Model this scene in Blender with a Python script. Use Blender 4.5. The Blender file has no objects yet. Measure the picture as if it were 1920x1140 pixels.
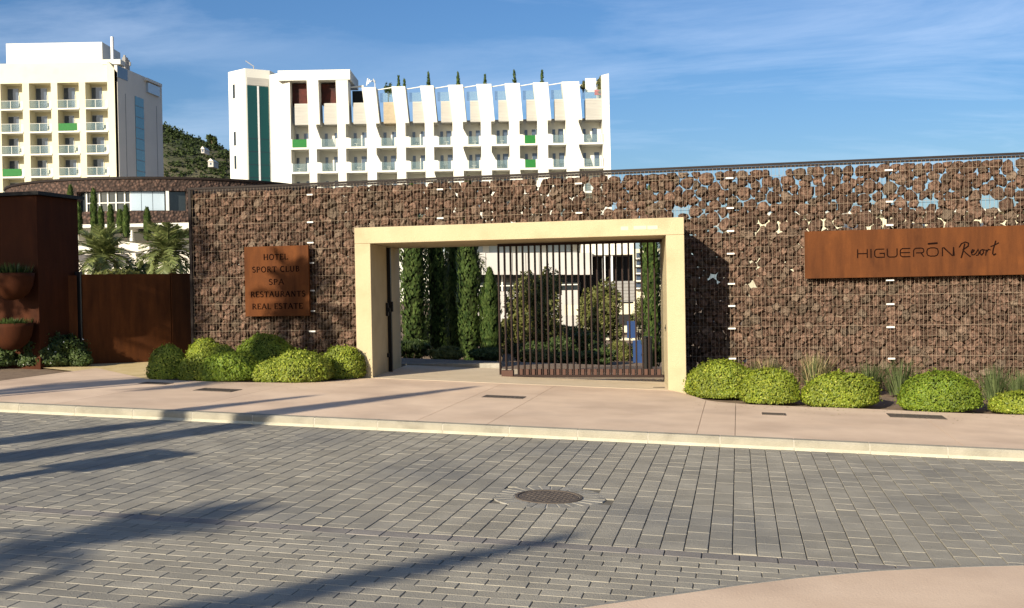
import bpy, math, random
from mathutils import Vector, Matrix, noise
random.seed(7)
R_ = math.radians
scene = bpy.context.scene
C = scene.collection

# ------------------------------------------------------------------ camera
F = 2050.0; EYE = 1.85
cam_rot = Matrix.Rotation(R_(90-.838), 3, 'X') @ Matrix.Rotation(R_(-1.03), 3, 'Z')
cam_d = bpy.data.cameras.new('camera')
cam_d.sensor_fit = 'HORIZONTAL'; cam_d.sensor_width = 36.0
cam_d.lens = 36.0*F/1920.0; cam_d.clip_end = 3000.0; cam_d.clip_start = 0.05
cam = bpy.data.objects.new('camera', cam_d); C.objects.link(cam)
cam.location = (0, 0, EYE); cam.rotation_euler = cam_rot.to_euler()
scene.camera = cam

# ------------------------------------------------------------------ light
SUN_AZ = 33.0      # heading of the light from +Y towards +X
SUN_EL = 20.5
wd = bpy.data.worlds.new('World'); scene.world = wd; wd.use_nodes = True
nt = wd.node_tree; nt.nodes.clear()
wo = nt.nodes.new('ShaderNodeOutputWorld'); bg = nt.nodes.new('ShaderNodeBackground')
sky = nt.nodes.new('ShaderNodeTexSky'); sky.sky_type = 'NISHITA'; sky.sun_disc = False
sky.sun_elevation = R_(SUN_EL); sky.sun_rotation = R_(SUN_AZ+180)
sky.air_density = 1.0; sky.dust_density = 1.4; sky.ozone_density = 4.5
bg.inputs['Strength'].default_value = 0.068
# thin cirrus drawn on the sky by direction
tc = nt.nodes.new('ShaderNodeTexCoord'); mp = nt.nodes.new('ShaderNodeMapping')
mp.inputs['Rotation'].default_value = (R_(8), R_(12), R_(25)); mp.inputs['Scale'].default_value = (1.6, 4.0, 9.0)
n1 = nt.nodes.new('ShaderNodeTexNoise'); n1.inputs['Scale'].default_value = 1.1; n1.inputs['Detail'].default_value = 9; n1.inputs['Roughness'].default_value = .62
n1.inputs['Distortion'].default_value = .9
n2 = nt.nodes.new('ShaderNodeTexNoise'); n2.inputs['Scale'].default_value = 1.3; n2.inputs['Detail'].default_value = 2
r1 = nt.nodes.new('ShaderNodeMapRange'); r1.inputs[1].default_value = .44; r1.inputs[2].default_value = .78
r2 = nt.nodes.new('ShaderNodeMapRange'); r2.inputs[1].default_value = .36; r2.inputs[2].default_value = .66
mu = nt.nodes.new('ShaderNodeMath'); mu.operation = 'MULTIPLY'
mu2 = nt.nodes.new('ShaderNodeMath'); mu2.operation = 'MULTIPLY'; mu2.inputs[1].default_value = .45
mx = nt.nodes.new('ShaderNodeMixRGB'); mx.inputs[2].default_value = (8.6, 9.6, 11.4, 1)
L = nt.links.new
L(tc.outputs['Generated'], mp.inputs[0]); L(mp.outputs[0], n1.inputs['Vector']); L(tc.outputs['Generated'], n2.inputs['Vector'])
L(n1.outputs['Fac'], r1.inputs[0]); L(n2.outputs['Fac'], r2.inputs[0]); L(r1.outputs[0], mu.inputs[0]); L(r2.outputs[0], mu.inputs[1])
L(mu.outputs[0], mu2.inputs[0]); L(mu2.outputs[0], mx.inputs[0]); hs0 = nt.nodes.new('ShaderNodeHueSaturation'); hs0.inputs['Saturation'].default_value = 1.14; hs0.inputs['Hue'].default_value = .505; L(sky.outputs[0], hs0.inputs['Color']); L(hs0.outputs[0], mx.inputs[1]); L(mx.outputs[0], bg.inputs['Color']); L(bg.outputs[0], wo.inputs[0])
sd = bpy.data.lights.new('sun', 'SUN'); sd.energy = 4.6; sd.angle = R_(.55); sd.color = (1.0, .90, .72)
sun = bpy.data.objects.new('sun', sd); C.objects.link(sun)
az, el = R_(SUN_AZ), R_(SUN_EL)
SUN_DIR = Vector((math.sin(az)*math.cos(el), math.cos(az)*math.cos(el), -math.sin(el)))
sun.rotation_euler = SUN_DIR.to_track_quat('-Z', 'Y').to_euler(); sun.location = (-20, -20, 30)
vs = scene.view_settings
vs.view_transform = 'Standard'; vs.look = 'None'; vs.gamma = 1.0; vs.use_curve_mapping = False
vs.exposure = 0.90
try:
    scene.cycles.max_bounces = 6; scene.cycles.transparent_max_bounces = 8
    scene.cycles.use_denoising = True
except Exception: pass

# ------------------------------------------------------------------ surveying helpers
TH = R_(13.5)
EU = Vector((math.cos(TH), -math.sin(TH), 0)); EW = Vector((math.sin(TH), math.cos(TH), 0))
PR = Vector((3.019, 19.048, 0.0))             # foot of the portal's right front edge
SL = 0.0376                                   # the street rises towards the left
def ray(px, py): return cam_rot @ Vector(((px-960)/F, -(py-570)/F, -1.0))
def hit(px, py, n, p0):
    d = ray(px, py); o = Vector((0, 0, EYE)); return o + d*((p0-o).dot(n)/n.dot(d))
GN = Vector((SL*EU.x, SL*EU.y, 1.0))
def gr(px, py, off=0.0): return hit(px, py, GN, PR+Vector((0, 0, off)))
def zg(x, y):
    u = (x-PR.x)*EU.x+(y-PR.y)*EU.y
    return -SL*max(-32, min(32, u))
def at(px, py, Y): return hit(px, py, Vector((0, 1, 0)), Vector((0, Y, 0)))
def wuz(px, py, w):
    p = hit(px, py, EW, PR+EW*w); return (p-PR).dot(EU), p.z
def uw(p): return (p-PR).dot(EU), (p-PR).dot(EW)
WALL_M = Matrix.Translation(PR) @ Matrix.Rotation(-TH, 4, 'Z')

# ------------------------------------------------------------------ mesh builder
class MB:
    def __init__(s): s.v = []; s.f = []
    def add(s, vs_, fs):
        b = len(s.v); s.v += [tuple(p) for p in vs_]; s.f += [tuple(i+b for i in q) for q in fs]; return s
    def box(s, x0, x1, y0, y1, z0, z1):
        return s.add([(x0,y0,z0),(x1,y0,z0),(x1,y1,z0),(x0,y1,z0),(x0,y0,z1),(x1,y0,z1),(x1,y1,z1),(x0,y1,z1)],
              [(0,3,2,1),(4,5,6,7),(0,1,5,4),(1,2,6,5),(2,3,7,6),(3,0,4,7)])
    def bar(s, a, b, t, up=Vector((0,0,1)), t2=None):
        a = Vector(a); b = Vector(b); d = (b-a).normalized()
        x = d.cross(Vector(up)); 
        if x.length < 1e-4: x = d.cross(Vector((1,0,0)))
        x.normalize(); y = x.cross(d); t2 = t2 or t
        vs_ = []
        for p in (a, b):
            for (i, j) in ((-1,-1),(1,-1),(1,1),(-1,1)): vs_.append(p+x*(i*t/2)+y*(j*t2/2))
        return s.add(vs_, [(3,2,1,0),(4,5,6,7),(0,1,5,4),(1,2,6,5),(2,3,7,6),(3,0,4,7)])
    def prism(s, poly, fn, d0, d1):
        n = len(poly)
        vs_ = [fn(p, d0) for p in poly]+[fn(p, d1) for p in poly]
        return s.add(vs_, [tuple(range(n)), tuple(range(2*n-1, n-1, -1))]+[(i+n, (i+1) % n+n, (i+1) % n, i) for i in range(n)])
    def tube(s, pts, rad, n=8, caps=True):
        pts = [Vector(p) for p in pts]; b = len(s.v)
        if not hasattr(rad, '__len__'): rad = [rad]*len(pts)
        for i, p in enumerate(pts):
            d = (pts[min(i+1, len(pts)-1)]-pts[max(i-1, 0)]).normalized()
            x = d.cross(Vector((0.13, 0.98, 0.1))); x.normalize(); y = d.cross(x)
            for k in range(n):
                a = 2*math.pi*k/n; q = p+(x*math.cos(a)+y*math.sin(a))*rad[i]; s.v.append(tuple(q))
        for i in range(len(pts)-1):
            for k in range(n):
                s.f.append((b+i*n+k, b+i*n+(k+1) % n, b+(i+1)*n+(k+1) % n, b+(i+1)*n+k))
        if caps:
            s.f.append(tuple(b+k for k in range(n))[::-1]); e = b+(len(pts)-1)*n; s.f.append(tuple(e+k for k in range(n)))
        return s
    def lathe(s, prof, n=20, c=(0,0,0)):
        b = len(s.v)
        for (r, z) in prof:
            for k in range(n):
                a = 2*math.pi*k/n; s.v.append((c[0]+r*math.cos(a), c[1]+r*math.sin(a), c[2]+z))
        for i in range(len(prof)-1):
            for k in range(n): s.f.append((b+i*n+k, b+i*n+(k+1) % n, b+(i+1)*n+(k+1) % n, b+(i+1)*n+k))
        return s
    def ribbon(s, pts, w, y, fn, t):
        # flat extruded stroke along 2-D points: one strip, mitred
        n = len(pts); closed = False; L_, R2 = [], []
        if not hasattr(w, '__len__'): w = [w]*n
        for i in range(n):
            a = pts[max(i-1, 0)]; b_ = pts[min(i+1, n-1)]
            dx, dy = b_[0]-a[0], b_[1]-a[1]; l = math.hypot(dx, dy) or 1
            if 0 < i < n-1:
                p, q = pts[i], pts[i-1]; ex, ey = p[0]-q[0], p[1]-q[1]; le = math.hypot(ex, ey) or 1
                k = 1/max(.5, abs((dx*ex+dy*ey)/(l*le)))
            else: k = 1
            nx, ny = -dy/l*k, dx/l*k
            L_.append((pts[i][0]+nx*w[i]/2, pts[i][1]+ny*w[i]/2)); R2.append((pts[i][0]-nx*w[i]/2, pts[i][1]-ny*w[i]/2))
        b = len(s.v)
        for yy in (y-t, y):
            for i in range(n): s.v.append(tuple(fn(L_[i], yy))); s.v.append(tuple(fn(R2[i], yy)))
        o = 2*n
        for i in range(n-1):
            a = b+2*i
            s.f += [(a, a+1, a+3, a+2), (a+o+2, a+o+3, a+o+1, a+o), (a, a+2, a+2+o, a+o), (a+1, a+1+o, a+3+o, a+3)]
        s.f += [(b, b+o, b+o+1, b+1), (b+2*n-2, b+2*n-1, b+2*n-1+o, b+2*n-2+o)]
        return s
    def mesh(s, name, mat, smooth=False):
        m = bpy.data.meshes.new(name); m.from_pydata(s.v, [], s.f)
        for q in (mat if isinstance(mat, (list, tuple)) else [mat]): m.materials.append(q)
        if smooth: m.polygons.foreach_set('use_smooth', [True]*len(m.polygons))
        m.update(); return m
    def build(s, name, mat, parent=None, smooth=False, bevel=0, kind=None, loc=None):
        return link(name, s.mesh(name, mat, smooth), parent, bevel, kind, loc)
def link(name, mesh, parent=None, bevel=0, kind=None, loc=None):
    o = bpy.data.objects.new(name, mesh); C.objects.link(o)
    if parent is not None: o.parent = parent
    if bevel:
        b = o.modifiers.new('bevel', 'BEVEL'); b.width = bevel; b.segments = 2; b.limit_method = 'ANGLE'
    if kind: o['kind'] = kind
    if loc is not None: o.location = loc
    return o
def tag(o, label=None, cat=None, group=None, kind=None):
    if label: o['label'] = label
    if cat: o['category'] = cat
    if group: o['group'] = group
    if kind: o['kind'] = kind
    return o
def thing(name, label, cat, loc=(0,0,0), rz=0.0, group=None, M=None):
    o = bpy.data.objects.new(name, None); o.empty_display_size = .2; C.objects.link(o)
    if M is not None: o.location = M.to_translation(); o.rotation_euler = M.to_euler()
    else: o.location = loc; o.rotation_euler = (0, 0, rz)
    return tag(o, label, cat, group)
def copy_tree(o, parent=None):
    c = o.copy(); C.objects.link(c)
    if parent is not None: c.parent = parent
    for ch in list(o.children): copy_tree(ch, c)
    return c

# ------------------------------------------------------------------ materials
def newmat(name):
    m = bpy.data.materials.new(name); m.use_nodes = True; n = m.node_tree; n.nodes.clear()
    out = n.nodes.new('ShaderNodeOutputMaterial'); return m, n, out
def rgba(c): return (c[0], c[1], c[2], 1)
def surf(name, c1, c2, scale=4.0, rough=.8, bump=.0, bscale=40.0, island=0.0, obj=0.0, stretch=(1,1,1), c3=None, s3=1.0, t3=(.5,.7), metal=0.0, world=True, spec=.3, island_col=None, bdist=.02):
    m, n, out = newmat(name); N = n.nodes.new; K = n.links.new
    b = N('ShaderNodeBsdfPrincipled'); b.inputs['Roughness'].default_value = rough; b.inputs['Metallic'].default_value = metal
    b.inputs['Specular IOR Level'].default_value = spec
    if world: g = N('ShaderNodeNewGeometry'); vec = g.outputs['Position']
    else: g = N('ShaderNodeTexCoord'); vec = g.outputs['Object']
    mpn = N('ShaderNodeMapping'); mpn.inputs['Scale'].default_value = stretch; K(vec, mpn.inputs[0])
    t = N('ShaderNodeTexNoise'); t.inputs['Scale'].default_value = scale; t.inputs['Detail'].default_value = 7; t.inputs['Roughness'].default_value = .6
    K(mpn.outputs[0], t.inputs['Vector'])
    rg = N('ShaderNodeMapRange'); rg.inputs[1].default_value = .33; rg.inputs[2].default_value = .67; K(t.outputs['Fac'], rg.inputs[0])
    mxn = N('ShaderNodeMixRGB'); mxn.inputs[1].default_value = rgba(c1); mxn.inputs[2].default_value = rgba(c2); K(rg.outputs[0], mxn.inputs[0])
    col = mxn.outputs[0]
    if c3:
        t3n = N('ShaderNodeTexNoise'); t3n.inputs['Scale'].default_value = s3; t3n.inputs['Detail'].default_value = 5; K(vec, t3n.inputs['Vector'])
        r3 = N('ShaderNodeMapRange'); r3.inputs[1].default_value = t3[0]; r3.inputs[2].default_value = t3[1]; K(t3n.outputs['Fac'], r3.inputs[0])
        m3 = N('ShaderNodeMixRGB'); m3.inputs[2].default_value = rgba(c3); K(r3.outputs[0], m3.inputs[0]); K(col, m3.inputs[1]); col = m3.outputs[0]
    if island or obj:
        gi = N('ShaderNodeNewGeometry'); oi = N('ShaderNodeObjectInfo'); ad = N('ShaderNodeMath'); ad.operation = 'ADD'
        K(gi.outputs['Random Per Island'], ad.inputs[0]); K(oi.outputs['Random'], ad.inputs[1])
        fr = N('ShaderNodeMath'); fr.operation = 'FRACT'; K(ad.outputs[0], fr.inputs[0])
        if island_col:
            wv = N('ShaderNodeMapRange'); wv.inputs[1].default_value = island_col[1]; wv.inputs[2].default_value = 1.0; K(fr.outputs[0], wv.inputs[0])
            mi = N('ShaderNodeMixRGB'); mi.inputs[2].default_value = rgba(island_col[0]); K(wv.outputs[0], mi.inputs[0]); K(col, mi.inputs[1]); col = mi.outputs[0]
            f2 = N('ShaderNodeMath'); f2.operation = 'MULTIPLY'; f2.inputs[1].default_value = 7.31; K(fr.outputs[0], f2.inputs[0])
            fr = N('ShaderNodeMath'); fr.operation = 'FRACT'; K(f2.outputs[0], fr.inputs[0])
        a = island or obj
        vr = N('ShaderNodeMapRange'); vr.inputs[3].default_value = 1-a; vr.inputs[4].default_value = 1+a; K(fr.outputs[0], vr.inputs[0])
        hs = N('ShaderNodeHueSaturation'); K(vr.outputs[0], hs.inputs['Value']); K(col, hs.inputs['Color']); col = hs.outputs[0]
    K(col, b.inputs['Base Color'])
    if bump:
        t2 = N('ShaderNodeTexNoise'); t2.inputs['Scale'].default_value = bscale; t2.inputs['Detail'].default_value = 6; K(vec, t2.inputs['Vector'])
        bp = N('ShaderNodeBump'); bp.inputs['Strength'].default_value = bump; bp.inputs['Distance'].default_value = bdist; K(t2.outputs['Fac'], bp.inputs['Height']); K(bp.outputs[0], b.inputs['Normal'])
    K(b.outputs[0], out.inputs[0]); return m
def plain(name, c, rough=.75, metal=0.0, spec=.12):
    return surf(name, c, tuple(x*.86 for x in c), 3.0, rough, metal=metal, spec=spec)
def glass(name, c, rough=.05):
    m, n, out = newmat(name); b = n.nodes.new('ShaderNodeBsdfPrincipled'); b.inputs['Base Color'].default_value = rgba(c)
    b.inputs['Roughness'].default_value = rough; b.inputs['Specular IOR Level'].default_value = .7
    n.links.new(b.outputs[0], out.inputs[0]); return m
def clear_glass(name, c, alpha):
    m, n, out = newmat(name); b = n.nodes.new('ShaderNodeBsdfPrincipled'); b.inputs['Base Color'].default_value = rgba(c)
    b.inputs['Roughness'].default_value = .08; b.inputs['Alpha'].default_value = alpha
    n.links.new(b.outputs[0], out.inputs[0]); return m
def leafmat(name, ca, cb, trans=.3, gloss=.35, cc=None):
    m, n, out = newmat(name); N = n.nodes.new; K = n.links.new
    gi = N('ShaderNodeNewGeometry'); cr = N('ShaderNodeValToRGB')
    cr.color_ramp.elements[0].color = rgba(ca); cr.color_ramp.elements[1].color = rgba(cb)
    if cc: e = cr.color_ramp.elements.new(.9); e.color = rgba(cb); cr.color_ramp.elements[2].color = rgba(cc)
    K(gi.outputs['Random Per Island'], cr.inputs[0])
    tn = N('ShaderNodeTexNoise'); tn.inputs['Scale'].default_value = 3.0; K(gi.outputs['Position'], tn.inputs['Vector'])
    vr = N('ShaderNodeMapRange'); vr.inputs[1].default_value = .3; vr.inputs[2].default_value = .7; vr.inputs[3].default_value = .75; vr.inputs[4].default_value = 1.25; K(tn.outputs['Fac'], vr.inputs[0])
    hs = N('ShaderNodeHueSaturation'); K(cr.outputs[0], hs.inputs['Color']); K(vr.outputs[0], hs.inputs['Value'])
    b = N('ShaderNodeBsdfPrincipled'); b.inputs['Roughness'].default_value = .55; b.inputs['Specular IOR Level'].default_value = gloss; K(hs.outputs[0], b.inputs['Base Color'])
    t = N('ShaderNodeBsdfTranslucent'); K(hs.outputs[0], t.inputs['Color'])
    mxs = N('ShaderNodeMixShader'); mxs.inputs[0].default_value = trans; K(b.outputs[0], mxs.inputs[1]); K(t.outputs[0], mxs.inputs[2]); K(mxs.outputs[0], out.inputs[0])
    return m
M = {}
M['soil'] = surf('soil', (.16,.11,.075), (.25,.18,.12), 6, .95, .6, 30)
M['bedding'] = surf('bedding', (.10,.09,.07), (.155,.138,.11), 8, .95)
M['paver'] = surf('paver', (.25,.226,.180), (.335,.303,.24), 2.2, .75, .35, 90, island=.10, c3=(.18,.172,.155), s3=.6, t3=(.46,.78))
M['paver_band'] = surf('paver_band', (.19,.17,.15), (.24,.215,.19), 5, .75, .35, 90, island=.12)
M['cobble'] = surf('cobble', (.22,.205,.175), (.30,.28,.24), 12, .8, .4, 90, island=.15)
M['mortar'] = surf('mortar', (.38,.35,.29), (.48,.44,.37), 9, .9, .3, 60)
M['pink'] = surf('pink_concrete', (.61,.45,.32), (.70,.53,.385), 1.3, .85, .2, 60, c3=(.46,.335,.245), s3=.7, t3=(.46,.78), island=.05)
M['apron'] = surf('apron_concrete', (.52,.42,.29), (.60,.49,.35), 2.0, .85, .3, 60)
M['yellow_pave'] = surf('yellow_paving', (.55,.42,.2), (.64,.50,.27), 3.0, .85, .3, 60)
M['joint'] = surf('joint', (.37,.27,.20), (.43,.32,.235), 4, .9)
M['kerb'] = surf('kerb', (.265,.24,.185), (.33,.30,.235), 3.0, .85, .4, 50, c3=(.20,.18,.14), s3=2.2, t3=(.52,.72), island=.06)
M['kerb_foot'] = surf('kerb_foot', (.42,.39,.29), (.50,.465,.36), 5, .85, .3, 50)
M['patch'] = plain('patch_paint', (.54,.48,.36))
M['portal'] = surf('portal_render', (.41,.338,.205), (.44,.366,.228), 2.2, .9, .45, 60, stretch=(1,1,.22), c3=(.345,.278,.165), s3=1.9, t3=(.5,.82))
def corten(name, a, b, c):
    m, n, out = newmat(name); N = n.nodes.new; K = n.links.new
    g = N('ShaderNodeTexCoord'); bs = N('ShaderNodeBsdfPrincipled'); bs.inputs['Roughness'].default_value = .75; bs.inputs['Specular IOR Level'].default_value = .06
    m1 = N('ShaderNodeMapping'); m1.inputs['Scale'].default_value = (2.2, 2.2, .35); K(g.outputs['Object'], m1.inputs[0])
    t1 = N('ShaderNodeTexNoise'); t1.inputs['Scale'].default_value = 2.4; t1.inputs['Detail'].default_value = 8; t1.inputs['Roughness'].default_value = .6; K(m1.outputs[0], t1.inputs['Vector'])
    t2 = N('ShaderNodeTexNoise'); t2.inputs['Scale'].default_value = 3.2; t2.inputs['Detail'].default_value = 9; t2.inputs['Distortion'].default_value = .8; K(g.outputs['Object'], t2.inputs['Vector'])
    r1_ = N('ShaderNodeMapRange'); r1_.inputs[1].default_value = .35; r1_.inputs[2].default_value = .68; K(t1.outputs['Fac'], r1_.inputs[0])
    r2_ = N('ShaderNodeMapRange'); r2_.inputs[1].default_value = .42; r2_.inputs[2].default_value = .75; K(t2.outputs['Fac'], r2_.inputs[0])
    a1 = N('ShaderNodeMixRGB'); a1.inputs[1].default_value = rgba(a); a1.inputs[2].default_value = rgba(b); K(r1_.outputs[0], a1.inputs[0])
    a2 = N('ShaderNodeMixRGB'); a2.inputs[2].default_value = rgba(c); K(a1.outputs[0], a2.inputs[1]); K(r2_.outputs[0], a2.inputs[0])
    t3 = N('ShaderNodeTexNoise'); t3.inputs['Scale'].default_value = 70; t3.inputs['Detail'].default_value = 4; K(g.outputs['Object'], t3.inputs['Vector'])
    h = N('ShaderNodeHueSaturation'); v = N('ShaderNodeMapRange'); v.inputs[3].default_value = .8; v.inputs[4].default_value = 1.2; K(t3.outputs['Fac'], v.inputs[0]); K(v.outputs[0], h.inputs['Value']); K(a2.outputs[0], h.inputs['Color'])
    bp = N('ShaderNodeBump'); bp.inputs['Strength'].default_value = .15; bp.inputs['Distance'].default_value = .01; K(t3.outputs['Fac'], bp.inputs['Height']); K(bp.outputs[0], bs.inputs['Normal'])
    K(h.outputs[0], bs.inputs['Base Color']); K(bs.outputs[0], out.inputs[0]); return m
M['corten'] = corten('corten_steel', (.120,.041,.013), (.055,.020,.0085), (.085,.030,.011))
M['corten_shaded'] = corten('corten_shaded', (.062,.020,.009), (.036,.013,.007), (.048,.017,.008))  # darker corten copy: shade on planter wall and bowls put into the colour
M['letter'] = plain('letter_dark', (.010,.005,.004), .95, spec=.0)
M['stone'] = surf('lava_stone', (.054,.033,.024), (.195,.120,.086), 13, 1.0, 1.0, 24, island=.36, spec=.03, island_col=((.15,.112,.082), .66), bdist=.06)
M['wire'] = plain('mesh_wire', (.36,.28,.20), .55, .0)
M['rail'] = plain('dark_rail', (.022,.016,.014), .6)
M['tie'] = plain('tie_plate', (.70,.68,.62), .5)
M['gatebar'] = plain('gate_bar', (.026,.014,.011), .6)
M['gatefoot'] = plain('gate_foot', (.085,.045,.034), .7)
M['black'] = plain('black_metal', (.015,.014,.014), .45)
M['cover'] = surf('cast_iron', (.085,.068,.055), (.12,.095,.075), 9, .7, .6, 120)
M['lime'] = leafmat('lime_leaf', (.115,.165,.012), (.27,.31,.028), .3, .45, (.42,.42,.06))
M['lime2'] = leafmat('lime_leaf_dense', (.09,.15,.012), (.19,.25,.02), .3, .4, (.27,.31,.03))
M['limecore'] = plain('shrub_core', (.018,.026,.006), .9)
M['darkleaf'] = leafmat('dark_leaf', (.028,.05,.012), (.07,.10,.022), .25, .35)
M['cypress'] = leafmat('cypress_leaf', (.025,.05,.012), (.085,.12,.03), .2, .2)
M['olive'] = leafmat('olive_leaf', (.07,.085,.02), (.17,.165,.045), .3, .3)
M['palm'] = leafmat('palm_leaf', (.07,.10,.025), (.24,.26,.09), .3, .5)
M['grassblade'] = leafmat('grass_blade', (.055,.08,.028), (.14,.17,.065), .3, .2)
M['straw'] = leafmat('straw_blade', (.30,.24,.11), (.45,.37,.2), .3, .2)
M['flower'] = plain('white_petal', (.8,.8,.75), .6)
M['bark'] = surf('bark', (.10,.07,.045), (.18,.13,.085), 14, .95, .8, 30)
M['cream'] = surf('cream_wall', (.58,.54,.39), (.63,.59,.44), .25, .85, c3=(.53,.485,.33), s3=.5, t3=(.55,.85))
M['white'] = surf('white_wall', (.60,.59,.53), (.65,.64,.575), .2, .85, c3=(.56,.54,.46), s3=.35, t3=(.55,.9))
M['greywall'] = surf('grey_wall', (.60,.555,.48), (.66,.61,.53), .3, .85)
M['pale'] = surf('pale_render', (.40,.385,.36), (.46,.44,.41), .4, .85)  # greyer white: the shade on the pavilion front is put into the colour
M['corrug'] = surf('panel_cladding', (.36,.35,.32), (.41,.395,.36), .5, .7, stretch=(1,1,8))
M['peach'] = plain('peach_cladding', (.40,.335,.24), .7)
M['door'] = glass('door_glass', (.055,.075,.11))
M['glassgreen'] = glass('green_glass', (.006,.045,.038), .06)
M['glassteal'] = glass('teal_glass', (.05,.17,.20), .12)
M['darkglass'] = glass('dark_glass', (.02,.025,.028), .05)
M['skyglass'] = glass('pale_glass', (.35,.42,.48), .08)
M['railglass'] = clear_glass('rail_glass', (.22,.32,.33), .20)
M['greenpanel'] = plain('green_panel', (.02,.15,.032), .5)
M['redinside'] = surf('red_interior', (.02,.008,.007), (.09,.018,.012), .8, .8)
M['metal'] = plain('pale_metal', (.66,.66,.66), .4, .0)
M['grey'] = plain('grey_panel', (.27,.26,.25), .6)
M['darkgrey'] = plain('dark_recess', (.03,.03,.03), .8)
M['hill'] = surf('hill_scrub', (.085,.08,.042), (.15,.132,.08), .06, .95, c3=(.035,.048,.02), s3=.03, t3=(.42,.6))
M['hilltree'] = leafmat('hill_tree', (.022,.036,.012), (.06,.08,.028), .1, .1)
M['blue'] = plain('blue_panel', (.025,.055,.15), .6)
M['redcloth'] = plain('red_cloth', (.45,.04,.05), .7)
# stone cladding for the far curved building: too far off to tell the stones apart
def cladding():
    m, n, out = newmat('far_stone_cladding'); N = n.nodes.new; K = n.links.new
    g = N('ShaderNodeNewGeometry'); v = N('ShaderNodeTexVoronoi'); v.inputs['Scale'].default_value = 4.2; K(g.outputs['Position'], v.inputs['Vector'])
    cr = N('ShaderNodeValToRGB'); cr.color_ramp.elements[0].color = (.04,.022,.016,1); cr.color_ramp.elements[1].color = (.135,.078,.056,1)
    K(v.outputs['Color'], cr.inputs[0]); d = N('ShaderNodeMapRange'); d.inputs[1].default_value = .25; d.inputs[2].default_value = .6; d.inputs[3].default_value = 1; d.inputs[4].default_value = .35
    K(v.outputs['Distance'], d.inputs[0]); h = N('ShaderNodeHueSaturation'); K(cr.outputs[0], h.inputs['Color']); K(d.outputs[0], h.inputs['Value'])
    b = N('ShaderNodeBsdfPrincipled'); b.inputs['Roughness'].default_value = .95; K(h.outputs[0], b.inputs['Base Color'])
    bp = N('ShaderNodeBump'); bp.inputs['Strength'].default_value = .9; bp.inputs['Distance'].default_value = .15; bp.invert = True; K(v.outputs['Distance'], bp.inputs['Height']); K(bp.outputs[0], b.inputs['Normal'])
    K(b.outputs[0], out.inputs[0]); return m
M['cladding'] = cladding()

# ================================================================== SETTING
# kerb line: from K0 along EK (right), EP points away from the camera
K0 = gr(0, 772, -.12); K1 = gr(1920, 865, -.12)
K0 = Vector((K0.x, K0.y, 0)); K1 = Vector((K1.x, K1.y, 0))
EK = (K1-K0).normalized(); EP = Vector((-EK.y, EK.x, 0))
KANG = math.atan2(EK.y, EK.x)
def kp(k, p, off=0.0):
    q = K0+EK*k+EP*p; return Vector((q.x, q.y, zg(q.x, q.y)+off))
def to_kp(P): d = Vector((P.x, P.y, 0))-K0; return d.dot(EK), d.dot(EP)
def sheet(name, k0, k1, p0, p1, off, mat, nk=40, npp=12):
    b = MB()
    for i in range(nk+1):
        for j in range(npp+1): b.v.append(tuple(kp(k0+(k1-k0)*i/nk, p0+(p1-p0)*j/npp, off)))
    for i in range(nk):
        for j in range(npp): a = i*(npp+1)+j; b.f.append((a, a+npp+1, a+npp+2, a+1))
    return b.build(name, mat, kind='structure')
def dip(x, y):
    p = (Vector((x, y, 0))-K0).dot(EP); t = max(0, min(1, (p-10.5)/10)); return -.75*t*t*(3-2*t)
gb = MB(); gp = [.22, 2, 4, 6, 8, 9.5, 10.5, 12, 13.5, 15, 17, 19, 20.5, 25, 35, 50, 80, 120, 200, 400, 800, 1500]
for i in range(281):
    for p_ in gp: q = kp(-700+5*i, p_, -.05); q.z += dip(q.x, q.y); gb.v.append(tuple(q))
for i in range(280):
    for j in range(len(gp)-1): a = i*len(gp)+j; gb.f.append((a, a+len(gp), a+len(gp)+1, a+1))
ground = gb.build('ground', M['soil'], kind='structure')
road = sheet('road', -700, 700, -400, .02, -.133, M['bedding'], 280, 40)
PAVE_TOP = -.12

# ---- road pavers
PW, PL, JT = .180, .275, .0075
CW, CL = .137, .277
def paver_mesh(lx, ly, name, mat):
    b = MB(); e = .0032; h = .012; x, y = lx/2, ly/2
    vs_ = [(-x,-y,-h),(x,-y,-h),(x,y,-h),(-x,y,-h),(-x,-y,-e),(x,-y,-e),(x,y,-e),(-x,y,-e),(-x+e,-y+e,0),(x-e,-y+e,0),(x-e,y-e,0),(-x+e,y-e,0)]
    fs = []
    for a in (0, 4):
        for i in range(4): fs.append((a+i, a+(i+1) % 4, a+4+(i+1) % 4, a+4+i))
    fs.append((8,9,10,11)); b.add(vs_, fs); return b
pv_long = paver_mesh(PW-JT, PL-.004, 'paver', None); pv_cross = paver_mesh(CL-.006, CW-.0035, 'paver', None)
mesh_long = pv_long.mesh('paver', M['paver']); mesh_cross = pv_cross.mesh('paver', M['paver'])
BAND = -to_kp(gr(1200, 1033, PAVE_TOP))[1]      # distance of the dark band from the kerb
MANH = gr(1029, 931, PAVE_TOP); mk, mp_ = to_kp(MANH); RING = .545
fore_px = [(900,1175),(1000,1150),(1100,1134),(1280,1109),(1400,1092),(1500,1080),(1646,1067),(1800,1060),(1920,1057),(2060,1056),(2300,1060)]
fore = [to_kp(gr(x, y, PAVE_TOP+.02)) for x, y in fore_px]
def in_fore(k, p):
    for (a, b) in zip(fore, fore[1:]):
        if a[0] <= k <= b[0]:
            t = (k-a[0])/(b[0]-a[0]); return p < a[1]+(b[1]-a[1])*t-.16
    return False
inv = cam_rot.transposed()
def proj(P):
    d = inv @ (P-Vector((0, 0, EYE)))
    if d.z > -.1: return None
    return 960+F*d.x/-d.z, 570-F*d.y/-d.z, -d.z
slots = []; cuts = []
nrow = int((BAND-.09)/PL)
cols0, cols1 = -5.0, 19.0
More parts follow.
